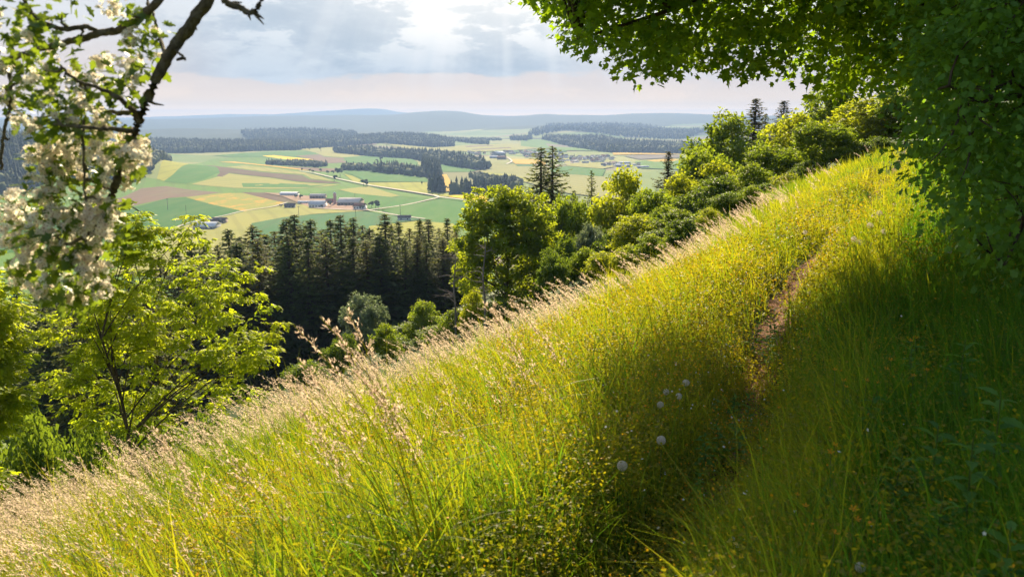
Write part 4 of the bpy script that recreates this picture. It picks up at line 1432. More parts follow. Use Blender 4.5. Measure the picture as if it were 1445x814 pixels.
def canopy_tree(name, foot, trunk_top, trunk_r, pts, crad, per, leaf, size, lm, label, cat, nlimb=14, flat=0.6, up=0.6, droop=0.3, twigs=110):
    """tree whose crown clumps stand at given world points"""
    root = empty(name, foot)
    foot = np.array(foot)
    P = pts - foot
    rad = crad * RNG.uniform(.6, 1.3, len(P))
    cen = P.mean(0)
    V, F, T = clump_leaves(P, rad, per, leaf, size, flat, up, droop=droop, outward=unit(P - cen))
    mesh_np('crown', V, [np.asarray(F)], lm, root, T)
    mb = MB()
    tp = np.array(trunk_top) - foot
    tr = smooth_path(np.array([[0, 0, -.4], tp * [.1, .1, .3], tp * [.5, .5, .7], tp]), 6)
    mb.add(*tube(tr, np.linspace(1, .5, len(tr)) * trunk_r, 9))
    limbs = []
    for q in RNG.choice(len(P), nlimb, replace=False):
        a = tr[int(RNG.uniform(.45, 1) * (len(tr) - 1))]
        e = P[q]
        mid = (a + e) / 2 + np.array([0, 0, .12 * np.linalg.norm(e - a)]) + rnd(1)[0] * .15
        cv = curve(a, mid, e, 9)
        cv[1:-1] += rnd(7) * .03
        limbs.append(cv)
        mb.add(*tube(cv, np.linspace(.40, .06, 9) * trunk_r, 6))
    LP = np.concatenate(limbs)
    for q in range(min(twigs, len(P))):
        e = P[q]
        a = LP[np.argmin(np.linalg.norm(LP - e, axis=1))]
        cv = curve(a, (a + e) / 2 + rnd(1)[0] * .08, e, 5)
        mb.add(*tube(cv, np.linspace(.09, .025, 5) * trunk_r, 4))
    mb.build('trunk', M['bark'], root, smooth=True)
    tag(root, label, cat)
    return root


CAN = [(745, -20), (775, 8), (795, 40), (812, 72), (835, 66), (860, 42), (880, 70), (905, 112), (930, 112), (960, 88), (990, 84), (1020, 100), (1050, 118),
       (1078, 100), (1105, 86), (1130, 100), (1160, 108), (1195, 118), (1240, 120), (1300, 120), (1460, 120), (1560, 60), (1560, -420), (1150, -420), (900, -220), (760, -90)]
cp_ = np.vstack([wpts(in_px_poly(190, [(772, -60), (920, -60), (920, -340), (790, -340)]), 7.2, 11.0), wpts(in_px_poly(170, [(1180, -20), (1600, -20), (1600, -280), (1230, -280)]), 5.6, 8.0), wpts(in_px_poly(950, [(835, -60), (1560, -60), (1700, -460), (900, -460), (850, -220)]), 6.8, 12.0), wpts(in_px_poly(270, [q for q in CAN if q[1] > -30] + [(1560, -30), (745, -30)]), 7.5, 11.0)])
fx, fy = 8.4, 10.5
canopy_tree('maple_tree', (fx, fy, float(H(fx, fy))), (7.2, 9.8, 5.0), .24, cp_, .42, 72, MAPLE, .076, M['maple_leaf'],
            'large leafy maple whose branches overhang the path from the upper right', 'tree', 22, .55, .75, .3, 240)
TH = [(1300, 120), (1290, 175), (1298, 225), (1300, 250), (1318, 256), (1338, 240), (1352, 290), (1372, 350), (1395, 405), (1420, 440), (1560, 470), (1560, -200), (1320, -160), (1290, 60)]
tp_ = wpts(in_px_poly(330, TH), 4.6, 7.2)
gz_ = H(tp_[:, 0], tp_[:, 1])
tp_ = tp_[tp_[:, 2] > gz_ + .25]
fx, fy = 4.6, 6.0
canopy_tree('hawthorn_bush', (fx, fy, float(H(fx, fy))), (4.4, 5.9, 2.4), .11, tp_, .30, 74, HAWLEAF, .052, M['shade_leaf'],
            'dark leafy hawthorn thicket filling the right edge beside the path', 'bush', 18, .7, .5, .15, 140)
TH2 = [(1330, 190), (1360, 250), (1410, 360), (1500, 440), (1700, 440), (1700, -300), (1290, -250), (1240, 60)]
tp_ = wpts(in_px_poly(240, TH2), 8.0, 12.0)
gz_ = H(tp_[:, 0], tp_[:, 1])
tp_ = tp_[tp_[:, 2] > gz_ + .3]
fx, fy = 8.6, 9.2
canopy_tree('hawthorn_bush', (fx, fy, float(H(fx, fy))), (8.2, 9.4, 4), .16, tp_, .55, 52, HAWLEAF, .11, M['shade_leaf'],
            'deeply shaded taller bush behind the hawthorn thicket at the right', 'bush', 14, .7, .5, .1, 90)

# ------------------------------------------------------------------ blossoming hawthorn hanging in at the left
D0 = 1.75


def bp_(px, py, dd=0.0):
    return at(px, py, D0 + dd)


hf_ = np.array([-2.55, 0.7, float(H(-2.55, 0.7))])
haw = empty('hawthorn_tree', hf_)
mb = MB()
tr = smooth_path(np.array([[0, 0, -.3], [.05, .05, .9], [-.05, .1, 2.0], [.25, .25, 2.75], [.7, .5, 3.15]]), 6)
mb.add(*tube(tr, np.linspace(.085, .035, len(tr)), 9))
mb.build('trunk', M['hawthorn_bark'], haw, smooth=True)
mm = D0 / FPX


def haw_branch(pts, r0, r1, knots=True):
    P = smooth_path(np.array(pts) - hf_, 7)
    P[1:-1] += rnd(len(P) - 2) * .0012
    r = np.linspace(r0, r1, len(P)) * (1 + .05 * RNG.normal(size=len(P)))
    b = MB()
    b.add(*tube(P, r, 8))
    if knots:
        for q in range(len(P) // 7):
            k_ = RNG.integers(1, len(P) - 1)
            e = P[k_] + unit(rnd(1)[0]) * RNG.uniform(.012, .035)
            b.add(*tube(np.array([P[k_], (P[k_] + e) / 2 + rnd(1)[0] * .004, e]), [.004, .003, .001], 5))
    b.build('branch', M['hawthorn_bark'], haw, smooth=True)
    return P + hf_


topw = hf_ + tr[-1]
main = [topw, bp_(520, -330, .1), bp_(400, -150, .05), bp_(330, -50), bp_(293, 2), bp_(268, 38), bp_(240, 76), bp_(216, 122), bp_(198, 165), bp_(183, 205), bp_(167, 245), bp_(158, 275), bp_(150, 300)]
haw_branch(main, .016, .0082)
BR = [
    ([bp_(262, -60, .1), bp_(232, -8, .08), bp_(200, 22, .06), bp_(168, 42, .05), bp_(140, 48, .05), bp_(110, 56, .06), bp_(85, 62, .07), bp_(50, 72, .1), bp_(0, 88, .15), bp_(-40, 95, .2)], .009, .006),
    ([bp_(140, 47, .05), bp_(120, 38, .03), bp_(90, 42, .02), bp_(60, 32, 0), bp_(40, 12, 0), bp_(25, -30, 0)], .0055, .004),
    ([bp_(20, 60, .1), bp_(14, 110, .08), bp_(16, 140, .06), bp_(8, 175, .06), bp_(2, 215, .06), bp_(2, 240, .06)], .005, .003),
    ([bp_(300, -45, -.05), bp_(312, -8, -.05), bp_(322, 6, -.05), bp_(338, 10, -.05), bp_(352, 18, -.05), bp_(362, 14, -.05), bp_(372, -4, -.05)], .007, .005),
    ([bp_(196, 166), bp_(170, 140, -.05), bp_(140, 125, -.06), bp_(105, 112, -.08), bp_(85, 92, -.1)], .006, .002),
    ([bp_(200, 160), bp_(165, 160, .08), bp_(130, 152, .12), bp_(95, 160, .15), bp_(60, 165, .15)], .006, .002),
    ([bp_(190, 185), bp_(150, 182, -.08), bp_(118, 180, -.12), bp_(75, 175, -.14)], .006, .002),
    ([bp_(160, 268), bp_(130, 255, .05), bp_(95, 245, .1), bp_(55, 240, .12)], .006, .002),
    ([bp_(150, 298), bp_(125, 330, -.05), bp_(90, 345, -.05), bp_(50, 340, -.05)], .0055, .002),
    ([bp_(150, 300), bp_(140, 345, .05), bp_(128, 390, .06), bp_(95, 398, .06), bp_(60, 392, .08)], .006, .002),
    ([bp_(118, 170, -.1), bp_(117, 200, -.1), bp_(118, 245, -.1), bp_(122, 285, -.1)], .003, .002),
    ([bp_(235, 85), bp_(225, 50, .1), bp_(215, 20, .12), bp_(200, -20, .15)], .005, .002),
    ([bp_(243, 70, 0), bp_(256, 78, -.02), bp_(262, 84, -.02)], .003, .002),
]
for b_ in BR:
    haw_branch(*b_)
# leaf sprays and flower heads: (px, py, radius px, leaves, flower heads)
SPRAY = [(15, 15, 40, 16, 1), (65, 18, 28, 8, 0), (20, 60, 40, 18, 1), (60, 70, 32, 14, 1), (92, 80, 24, 8, 0), (32, 110, 36, 18, 2), (65, 120, 28, 12, 1), (15, 150, 26, 9, 1), (42, 180, 20, 5, 3),
         (30, 140, 24, 5, 3), (105, 10, 18, 4, 0), (175, 12, 26, 9, 2), (212, 48, 24, 9, 1), (205, 88, 26, 10, 2), (195, 60, 22, 8, 2), (150, 105, 32, 12, 3), (180, 118, 26, 10, 2), (125, 130, 28, 9, 3),
         (110, 165, 34, 14, 3), (150, 170, 34, 14, 3), (88, 180, 28, 12, 2), (70, 150, 26, 12, 1), (130, 205, 34, 12, 5), (95, 215, 30, 12, 5), (68, 232, 26, 9, 5), (52, 224, 18, 4, 3), (180, 215, 26, 8, 4),
         (195, 228, 22, 6, 7), (180, 246, 22, 5, 5), (196, 212, 15, 5, 2), (155, 235, 28, 10, 3), (110, 250, 28, 12, 4), (60, 268, 28, 10, 3), (20, 295, 24, 5, 6), (48, 300, 28, 9, 6), (78, 285, 26, 9, 3), (30, 320, 26, 8, 6),
         (100, 300, 30, 12, 4), (135, 300, 28, 9, 7), (150, 322, 22, 5, 6), (60, 330, 30, 13, 3), (92, 335, 30, 13, 4), (130, 340, 26, 7, 7), (40, 360, 26, 8, 6), (20, 345, 16, 3, 3), (78, 370, 26, 10, 5), (118, 370, 24, 7, 6),
         (140, 388, 18, 4, 4), (35, 392, 24, 10, 5), (70, 405, 26, 13, 3), (100, 405, 24, 12, 1), (125, 415, 18, 5, 3), (105, 432, 18, 8, 1), (145, 405, 12, 2, 1), (165, 300, 14, 5, 1), (168, 335, 16, 8, 0), (172, 350, 12, 5, 0)]
LV, LN, LT, LS = [], [], [], []
FC = []
for (sx, sy, sr, nl, nf) in SPRAY:
    c0 = bp_(sx, sy, .05 + RNG.normal() * .07)
    n_ = int(nl * (2.6 if sy < 90 else 3.0))
    off = unit(rnd(n_)) * RNG.random((n_, 1)) ** .4 * sr * mm
    LV.append(c0 + off)
    LN.append(unit(rnd(n_) * .6 + [0, -.25, .8]))
    LT.append(unit(off + rnd(n_) * .03 + [0, 0, -.01]))
    LS.append(RNG.uniform(.018, .033, n_))
    for q in range(int(nf * 1.7 + RNG.random())):
        FC.append(c0 + unit(rnd(1)[0]) * RNG.random() ** .4 * sr * .85 * mm + [0, -.01, .004])
LV, LN, LT, LS = map(np.concatenate, (LV, LN, LT, LS))
V, F = scatter(HAWLEAF[0], HAWLEAF[1], LV - hf_, frames(LN, LT), LS)
mesh_np('leaves', V, [np.asarray(F)], M['haw_leaf'], haw, np.repeat(RNG.random(len(LV)), len(HAWLEAF[0])))
fv, ff = [], []
for k in range(5):
    a = k * 2 * np.pi / 5
    pet = np.array([[0, .08, 0], [-.30, .42, .05], [-.34, .75, .14], [-.12, .98, .2], [.12, .98, .2], [.34, .75, .14], [.30, .42, .05]])
    c, s_ = math.cos(a), math.sin(a)
    fv += [[x * c - y * s_, x * s_ + y * c, z] for x, y, z in pet]
    ff += [[7 * k, 7 * k + i_ + 1, 7 * k + i_] for i_ in range(1, 6)]
FP, FN, FH = [], [], []
for c0 in FC:
    n_ = RNG.integers(9, 16)
    hd = unit(rnd(1)[0] * .6 + [0, -.7, .55])
    d_ = unit(rnd(n_) + hd * 1.6)
    FP.append(c0 + d_ * RNG.uniform(.014, .023, (n_, 1)))
    FN.append(unit(d_ + rnd(n_) * .25))
FP, FN = np.concatenate(FP), np.concatenate(FN)
Rf = frames(FN, rnd(len(FP)))
V, F = scatter(np.array(fv), ff, FP - hf_, Rf, RNG.uniform(.0056, .0080, len(FP)))
mesh_np('blossom', V, [np.asarray(F)], M['petal'], haw, np.repeat(RNG.random(len(FP)), len(fv)))
sv = np.array([[.0, -.28, .2], [.26, .0, .28], [0, .28, .2], [-.26, 0, .28], [0, 0, .45]])
V, F = scatter(sv, [[0, 1, 4], [1, 2, 4], [2, 3, 4], [3, 0, 4]], FP - hf_, Rf, np.full(len(FP), .0062))
mesh_np('anthers', V, [np.asarray(F)], M['anther'], haw)
tag(haw, 'flowering hawthorn with white blossom and knotty branches hanging in at the upper left', 'tree')

# ------------------------------------------------------------------ meadow
def meadow_pos(n, r0, r1, e, vmin=-7, vmax=13, umax=47, azr=38):
    xs, ys = np.zeros(0), np.zeros(0)
    while len(xs) < n:
        k = n
        if e == 1:
            r = np.exp(RNG.uniform(math.log(r0), math.log(r1), k))
        else:
            q = 1 - e
            r = (r0 ** q + RNG.random(k) * (r1 ** q - r0 ** q)) ** (1 / q)
        a = np.radians(RNG.uniform(-azr, azr, k))
        x, y = r * np.sin(a), r * np.cos(a)
        u, v = uv(x, y)
        ok = (v > vmin) & (v < vmax) & (u < umax)
        xs, ys = np.concatenate([xs, x[ok]]), np.concatenate([ys, y[ok]])
    return xs[:n], ys[:n]


def patch(u, v, s=1.0, o=0.0):
    return 0.5 + 0.25 * np.sin(u * 1.1 * s + 1.7 * np.sin(v * .8 * s + o) + o) + 0.25 * np.sin(v * 1.7 * s + 1.3 * np.sin(u * .6 * s + 2 * o))


def blades(x, y, h, wd, lean, ldir, tint, K=4, zoff=0.0, power=2.0):
    n = len(x)
    z = H(x, y, False) + zoff
    t = np.linspace(0, 1, K)[None, :, None]
    base = np.stack([x, y, z], -1)[:, None]
    L = np.stack([np.cos(ldir), np.sin(ldir), np.zeros(n)], -1)[:, None]
    hh, ll = h[:, None, None], lean[:, None, None]
    mid = base + np.array([0, 0, 1.0]) * hh * (t - 0.35 * np.minimum(ll, 1.2) * t ** 2) + L * hh * ll * t ** power
    ang = RNG.uniform(0, 2 * np.pi, n)
    S = np.stack([np.cos(ang), np.sin(ang), 0.2 * RNG.normal(size=n)], -1)[:, None]
    half = wd[:, None, None] * 0.5 * (1 - t ** 1.6 * .93)
    A, B = mid - S * half, mid + S * half
    V = np.concatenate([A[:, :, None], B[:, :, None]], 2).reshape(-1, 3)
    i_ = (np.arange(n) * K * 2)[:, None] + (np.arange(K - 1) * 2)[None]
    F = np.stack([i_, i_ + 1, i_ + 3, i_ + 2], -1).reshape(-1, 4)
    return V, F, np.repeat(tint, K * 2), mid


# main sward
N = 210000
x, y = meadow_pos(N, 1.5, 47, 0.8)
u, v = uv(x, y)
r = np.hypot(x, y)
dv = v - path_v(u)
near_path = np.exp(-(dv / .30) ** 2)
bare = (np.abs(dv) < np.where((u > 6.5) & (u < 12), .22, .07) * RNG.uniform(.4, 1.4, N)) & (RNG.random(N) < np.where((u > 5.6) & (u < 14), .97, .70))
herbz = np.exp(-((v - 2.6) / 1.5) ** 2) * np.clip((9 - r) / 3, 0, 1)
k = ~bare & (RNG.random(N) > .72 * herbz * (.5 + .6 * patch(u, v, .9, 7)))
x, y, u, v, r, dv, near_path = [q[k] for q in (x, y, u, v, r, dv, near_path)]
N = len(x)
clump = patch(u, v, 4.2, 2.2) * .6 + patch(u, v, 9.0, .7) * .4
h = RNG.uniform(.15, .46, N) * (0.45 + 1.05 * clump) * (1 + .35 * np.clip((v - 2.5) / 4, 0, 1)) * np.where(v < .3, 1.05, 1.0)
h *= 1 - .55 * near_path
h = np.where(RNG.random(N) < .06, h * 1.7, h)
tint = np.clip(.34 + .75 * (patch(u, v, 1.3, 3) - .5) + .6 * (patch(u, v, .4, 1.5) - .5) + .22 * (clump - .5) + .22 * RNG.normal(size=N) + .24 * np.exp(-((v - 2.6) / 1.7) ** 2) + .08 * np.clip((v - 1) / 5, 0, 1) - .55 * (v < .1), 0, 1)  # blades right of the path tinted darker to paint in canopy shade
wd = RNG.uniform(.0030, .0080, N) * np.clip(r / 6, .8, 4.5)
ldir = np.where(RNG.random(N) < .55, np.pi + RNG.normal(size=N) * .8, RNG.uniform(0, 6.28, N))
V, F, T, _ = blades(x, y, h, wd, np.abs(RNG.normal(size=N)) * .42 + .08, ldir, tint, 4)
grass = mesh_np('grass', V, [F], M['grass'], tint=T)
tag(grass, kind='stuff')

# broad long blades standing out
N = 32000
x, y = meadow_pos(N, 1.7, 24, 1, -6, 9)
u, v = uv(x, y)
k = (np.abs(v - path_v(u)) > .5) & (RNG.random(N) < .12 + .88 * patch(u, v, 3.1, 4) ** 2)
x, y, u, v = x[k], y[k], u[k], v[k]
N = len(x)
h = RNG.uniform(.32, .70, N) * np.where(v < .4, .8, 1)
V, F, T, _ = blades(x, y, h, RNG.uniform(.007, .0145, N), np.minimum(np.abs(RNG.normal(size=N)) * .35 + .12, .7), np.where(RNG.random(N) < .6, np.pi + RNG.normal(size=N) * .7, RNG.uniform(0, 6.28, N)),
                    np.clip(.40 + .28 * RNG.normal(size=N) - .35 * (v < .1), 0, 1), 6)  # canopy shade right of the path is put into the tint here too
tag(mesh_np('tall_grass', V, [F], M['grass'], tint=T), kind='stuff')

# flowering grass: thin stalk and a long feathery head arching with the wind
N = 2500
x, y = meadow_pos(N * 12, 2.2, 36, .75, 1.6, 10.5)
u, v = uv(x, y)
wgt = np.exp(-((v - 6.0) / 1.9) ** 2) * (0.03 + .97 * patch(u, v, 1.6, 5) ** 3) + .008
k = np.where(RNG.random(len(x)) < wgt)[0][:N]
x, y, u, v = x[k], y[k], u[k], v[k]
N = len(x)
r = np.hypot(x, y)
h = RNG.uniform(.50, .92, N)
ld = np.pi + RNG.normal(size=N) * .4
V, F, T, mid = blades(x, y, h, .0024 * np.clip(r / 5, 1, 3), np.abs(RNG.normal(size=N)) * .25 + .30, ld, RNG.uniform(.4, 1, N), 9, power=2.6)
mb = MB()
mb.add(V, F, T, 0)
ns = 56
ii = np.repeat(np.arange(N), ns)
tt = RNG.uniform(0, 1, N * ns)
sg = 5 + np.minimum((tt * 3).astype(int), 2)
ft = (tt * 3) % 1.0
a, b = mid[ii, sg], mid[ii, sg + 1]
ax = unit(b - a)
wide = np.repeat(RNG.uniform(.25, 1.3, N), ns)
spread = ((.003 + .016 * (1 - tt) * np.minimum(tt * 5, 1)) * wide)[:, None]
c = a + (b - a) * ft[:, None] + rnd(N * ns) * spread * [1, 1, .8] + np.array([-.3, 0, -.35]) * spread
tan = unit(ax + rnd(N * ns) * .20 + [0, 0, -.08])
V, F = scatter(LEAF[0] * [.34, 1, .5], LEAF[1], c, frames(rnd(N * ns), tan), RNG.uniform(.016, .030, N * ns) * np.repeat(np.clip(r / 8, .8, 1.8), ns))
hue = np.repeat(RNG.random(N), ns)
mb.add(V, F, np.repeat(np.clip(hue * .75 + .25 * RNG.random(N * ns), 0, 1), 4), 1)
tag(mb.build('flowering_grass', [M['grass'], M['seed']]), kind='stuff')

# low leafy herbs with tiny yellow and orange flowers
N = 42000
x, y = meadow_pos(N, 1.7, 26, .9, -3.5, 6.5)
u, v = uv(x, y)
wgt = np.where(v > .6, .30 + .7 * patch(u, v, .9, 7), .35)
dp = np.abs(v - path_v(u))
wgt = np.where((dp < .15 * RNG.uniform(.5, 1.3, len(x))) & (u > 6.5) & (u < 12), .04, np.where(dp < .2, wgt * .8, wgt))
k = RNG.random(len(x)) < wgt
x, y, u, v = x[k], y[k], u[k], v[k]
N = len(x)
r = np.hypot(x, y)
h = RNG.uniform(.12, .46, N) * np.where(np.abs(v - path_v(u)) < .25, .45, 1)
nl = 18
ii = np.repeat(np.arange(N), nl)
tt = RNG.random(N * nl) ** .7
z = H(x, y, False)
c = np.stack([x[ii], y[ii], z[ii] + h[ii] * tt], -1) + rnd(N * nl) * np.array([.035, .035, .015])
V, F = scatter(LEAF[0], LEAF[1], c, frames(rnd(N * nl) * .6 + [0, 0, .8], rnd(N * nl)), RNG.uniform(.012, .026, N * nl) * np.clip(r[ii] / 6, .9, 2.2))
tag(mesh_np('meadow_herbs', V, [F], M['herb'], tint=np.repeat(np.clip(np.repeat(patch(u, v, 2.0, 2) * .6 + .3 * np.exp(-((v - 2.4) / 1.6) ** 2), nl) + .4 * RNG.random(N * nl), 0, 1), 4)), kind='stuff')
hot = (patch(u, v, 1.4, 9) ** 2.5 * 1.5 * np.exp(-((v - 2.6) / 2.0) ** 2) + .03) * np.where(v > .5, 1, .12)
nb = 6
k = np.repeat(np.arange(N), nb)
k = k[RNG.random(len(k)) < hot[k]]
c = np.stack([x[k], y[k], z[k] + h[k] * RNG.uniform(.8, 1.25, len(k))], -1) + rnd(len(k)) * [.04, .04, .012]
star = np.array([[0, 0, 0]] + [[math.cos(a) * (1 if q % 2 else .55), math.sin(a) * (1 if q % 2 else .55), .12] for q, a in enumerate(np.linspace(0, 2 * np.pi, 10, endpoint=False))])
starF = [[0, 1 + q, 1 + (q + 1) % 10] for q in range(10)]
V, F = scatter(star, starF, c, frames(rnd(len(k)) * .5 + [0, -.2, .8], rnd(len(k))), RNG.uniform(.0038, .0075, len(k)) * np.clip(r[k] / 5, .9, 2.0))
tag(mesh_np('yellow_flowers', V, [np.asarray(F)], M['bloom'], tint=np.repeat(RNG.random(len(k)), 11)), kind='stuff')
k = RNG.choice(N, 900, p=(hot + .02) / (hot + .02).sum())
c = np.stack([x[k], y[k], z[k] + h[k] * 1.1 + .03], -1) + rnd(len(k)) * [.05, .05, .01]
V, F = scatter(star, starF, c, frames(rnd(len(k)) * .5 + [0, -.3, .8], rnd(len(k))), RNG.uniform(.005, .009, len(k)) * np.clip(r[k] / 6, .9, 1.7))
tag(mesh_np('white_flowers', V, [np.asarray(F)], M['white_bloom'], tint=np.repeat(RNG.random(len(k)), 11)), kind='stuff')


# ------------------------------------------------------------------ flowers one can count
def stand(px, py, hh):
    """foot on the ground of a stem of height hh whose head shows at (px, py)"""
    d = ray(px, py)
    P = EYE[None] + TT[:, None] * d[None]
    b = P[:, 2] < H(P[:, 0], P[:, 1], False) + hh
    i_ = max(1, int(np.argmax(b)))
    lo, hi = TT[i_ - 1], TT[i_]
    for _ in range(16):
        m_ = (lo + hi) / 2
        p = EYE + d * m_
        if p[2] < float(H(p[0], p[1], False)) + hh:
            hi = m_
        else:
            lo = m_
    p = EYE + d * hi
    return np.array([p[0], p[1], float(H(p[0], p[1], False))])


pappus = leaf_mat('pappus', (0.60, 0.57, 0.50), (0.75, 0.72, 0.66), (0.7, 0.64, 0.55), .5, .7, .1)
stem_m = leaf_mat('stem', (0.10, 0.15, 0.03), (0.16, 0.17, 0.04), (0.15, 0.2, 0.03), .2)


def clock_proto():
    root = empty('dandelion_clock', (0, 0, 0))
    mb = MB()
    mb.add(*tube(curve([0, 0, -.03], [.015, 0, .5], [0, 0, 1.0], 7), .0022, 5))
    mb.build('stem', stem_m, root)
    n = 150
    q = np.arange(n) + .5
    ph = np.arccos(1 - 2 * q / n * .93)
    th = np.pi * (1 + 5 ** .5) * q
    D = np.stack([np.cos(th) * np.sin(ph), np.sin(th) * np.sin(ph), np.cos(ph)], -1)
    mh = MB()
    lv = np.array([[-.012, .15, 0], [.012, .15, 0], [.012, .86, 0], [-.012, .86, 0]])
    V, F = scatter(lv, [[0, 1, 2, 3]], np.zeros((n, 3)), frames(rnd(n), D), np.ones(n))
    mh.add(V, F, .3)
    st = np.array([[0, 0, 0]] + [[math.cos(a) * (.24 if k % 2 else .05), math.sin(a) * (.24 if k % 2 else .05), .10 if k % 2 else 0] for k, a in enumerate(np.linspace(0, 2 * np.pi, 14, endpoint=False))])
    V, F = scatter(st, [[0, 1 + k, 1 + (k + 1) % 14] for k in range(14)], D * .86, frames(D, rnd(n)), np.ones(n))
    mh.add(V, F, .8)
    o = mh.build('seed_head', pappus, root)
    o.location = (0, 0, 1.0)
    cv, cf = BLOBS[0]
    cb = mesh_np('seed_core', (cv - [0, 0, .5]) * .36, [cf], M['anther'], o)
    return root


CL = clock_proto()
CLOCKS = [(878, 657, .30, .0235, 'largest pale dandelion clock in the lower middle of the meadow'),
          (933, 621, .32, .022, 'pale dandelion clock up and right of the largest one'),
          (968, 540, .34, .021, 'small round dandelion clock topmost of the cluster left of the dark hollow'),
          (958, 559, .32, .018, 'dandelion clock just under the topmost one left of the dark hollow'),
          (940, 553, .32, .018, 'dandelion clock left of the pair by the dark hollow'),
          (932, 571, .30, .019, 'dandelion clock lowest of the cluster left of the dark hollow'),
          (1205, 338, .30, .035, 'dandelion clock where the bare dirt of the path ends'),
          (1213, 342, .28, .032, 'dandelion clock right of the one at the end of the bare dirt'),
          (1228, 318, .30, .036, 'dandelion clock on the bank edge above the bare dirt'),
          (1241, 301, .30, .036, 'dandelion clock on the bank halfway up the path'),
          (1233, 305, .28, .030, 'dandelion clock beside the one halfway up the bank'),
          (1262, 290, .30, .036, 'dandelion clock on the sunny bank below the dark thicket leaves'),
          (1285, 262, .30, .038, 'dandelion clock highest on the sunny bank by the thicket'),
          (1326, 258, .30, .036, 'dandelion clock touching the thicket at the top of the bank'),
          (1247, 327, .28, .032, 'dandelion clock in the middle of the sunny bank'),
          (1172, 282, .32, .036, 'dandelion clock left of the path in the upper meadow'),
          (1136, 328, .32, .030, 'dandelion clock left of the bare dirt in tall grass'),
          (1340, 355, .28, .020, 'dandelion clock low at the shaded edge of the thicket'),
          (574 + 640, 800, .34, .014, 'whitish seed head low in the shaded grass at the bottom')]
for k, (px, py, hh, rr, lab) in enumerate(CLOCKS):
    p_ = stand(px, py, hh)
    o = CL if k == 0 else copy_tree(CL)
    o.location = p_
    tag(o, lab, 'dandelion clock', 'dandelion clocks in the meadow')
    for ch in o.children:
        if ch.name.startswith('stem'):
            ch.scale = (1, 1, hh)
        else:
            ch.location = (0, 0, hh)
            ch.scale = (rr, rr, rr)
    o.rotation_euler.z = RNG.uniform(0, 6)


def cup_proto(name, petm, n=5, cup=.5):
    root = empty(name, (0, 0, 0))
    mb = MB()
    mb.add(*tube(curve([0, 0, -.03], [.02, .01, .5], [0, 0, 1.0], 6), .0014, 4))
    mb.build('stem', stem_m, root)
    mh = MB()
    for k in range(n):
        a = k * 2 * np.pi / n
        wp_ = 1.6 / n * 2
        pet = np.array([[0, .05, 0], [-.30 * wp_, .45, cup * .4], [-.32 * wp_, .8, cup * .8], [0, 1, cup], [.32 * wp_, .8, cup * .8], [.30 * wp_, .45, cup * .4]])
        c_, s_ = math.cos(a), math.sin(a)
        P = [[x_ * c_ - y_ * s_, x_ * s_ + y_ * c_, z_] for x_, y_, z_ in pet]
        mh.add(P, [[0, 5, 4], [0, 4, 3], [0, 3, 2], [0, 2, 1]], .3 + .1 * k / n)
    o = mh.build('flower_head', petm, root)
    o.location = (0, 0, 1)
    cv, cf = BLOBS[1]
    mesh_np('flower_centre', (cv - [0, 0, .5]) * .45 * [1, 1, .6], [cf], M['bloom'], o)
    return root


def put_flowers(proto, lst, hr, rr, label, cat, group, flat_lab=None):
    for k, (px, py) in enumerate(lst):
        hh = RNG.uniform(*hr)
        p_ = stand(px, py, hh)
        o = proto if k == 0 else copy_tree(proto)
        o.location = p_
        tag(o, label if not flat_lab else flat_lab[k], cat, group)
        for ch in o.children:
            if ch.name.startswith('stem'):
                ch.scale = (1, 1, hh)
            else:
                ch.location = (0, 0, hh)
                s_ = RNG.uniform(*rr)
                ch.scale = (s_, s_, s_)
                ch.rotation_euler = (RNG.uniform(.1, .5), RNG.normal() * .2, 0)
        o.rotation_euler.z = RNG.normal() * .6


put_flowers(cup_proto('buttercup', M['bloom']),
            [(1178, 522), (1191, 537), (1194, 546), (1223, 537), (1238, 540), (1251, 521), (1257, 508), (1289, 530), (1308, 522), (1292, 477), (1285, 481), (1178, 628),
             (1172, 638), (1137, 714), (1210, 733), (1204, 718), (1241, 710), (1125, 698), (1178, 752)],
            (.38, .5), (.011, .014), 'small orange yellow flower in the shaded tall grass right of the path', 'buttercup', 'orange yellow flowers in the shaded grass')
put_flowers(cup_proto('white_daisy', M['white_bloom'], 9, .15),
            [(1040, 770), (1052, 762), (1062, 772), (1072, 780), (1080, 764), (1048, 784), (1066, 758), (1085, 776), (1034, 760)],
            (.16, .22), (.010, .013), 'small white flower in the cluster beside the path at the bottom', 'daisy', 'white flowers by the path at the bottom')


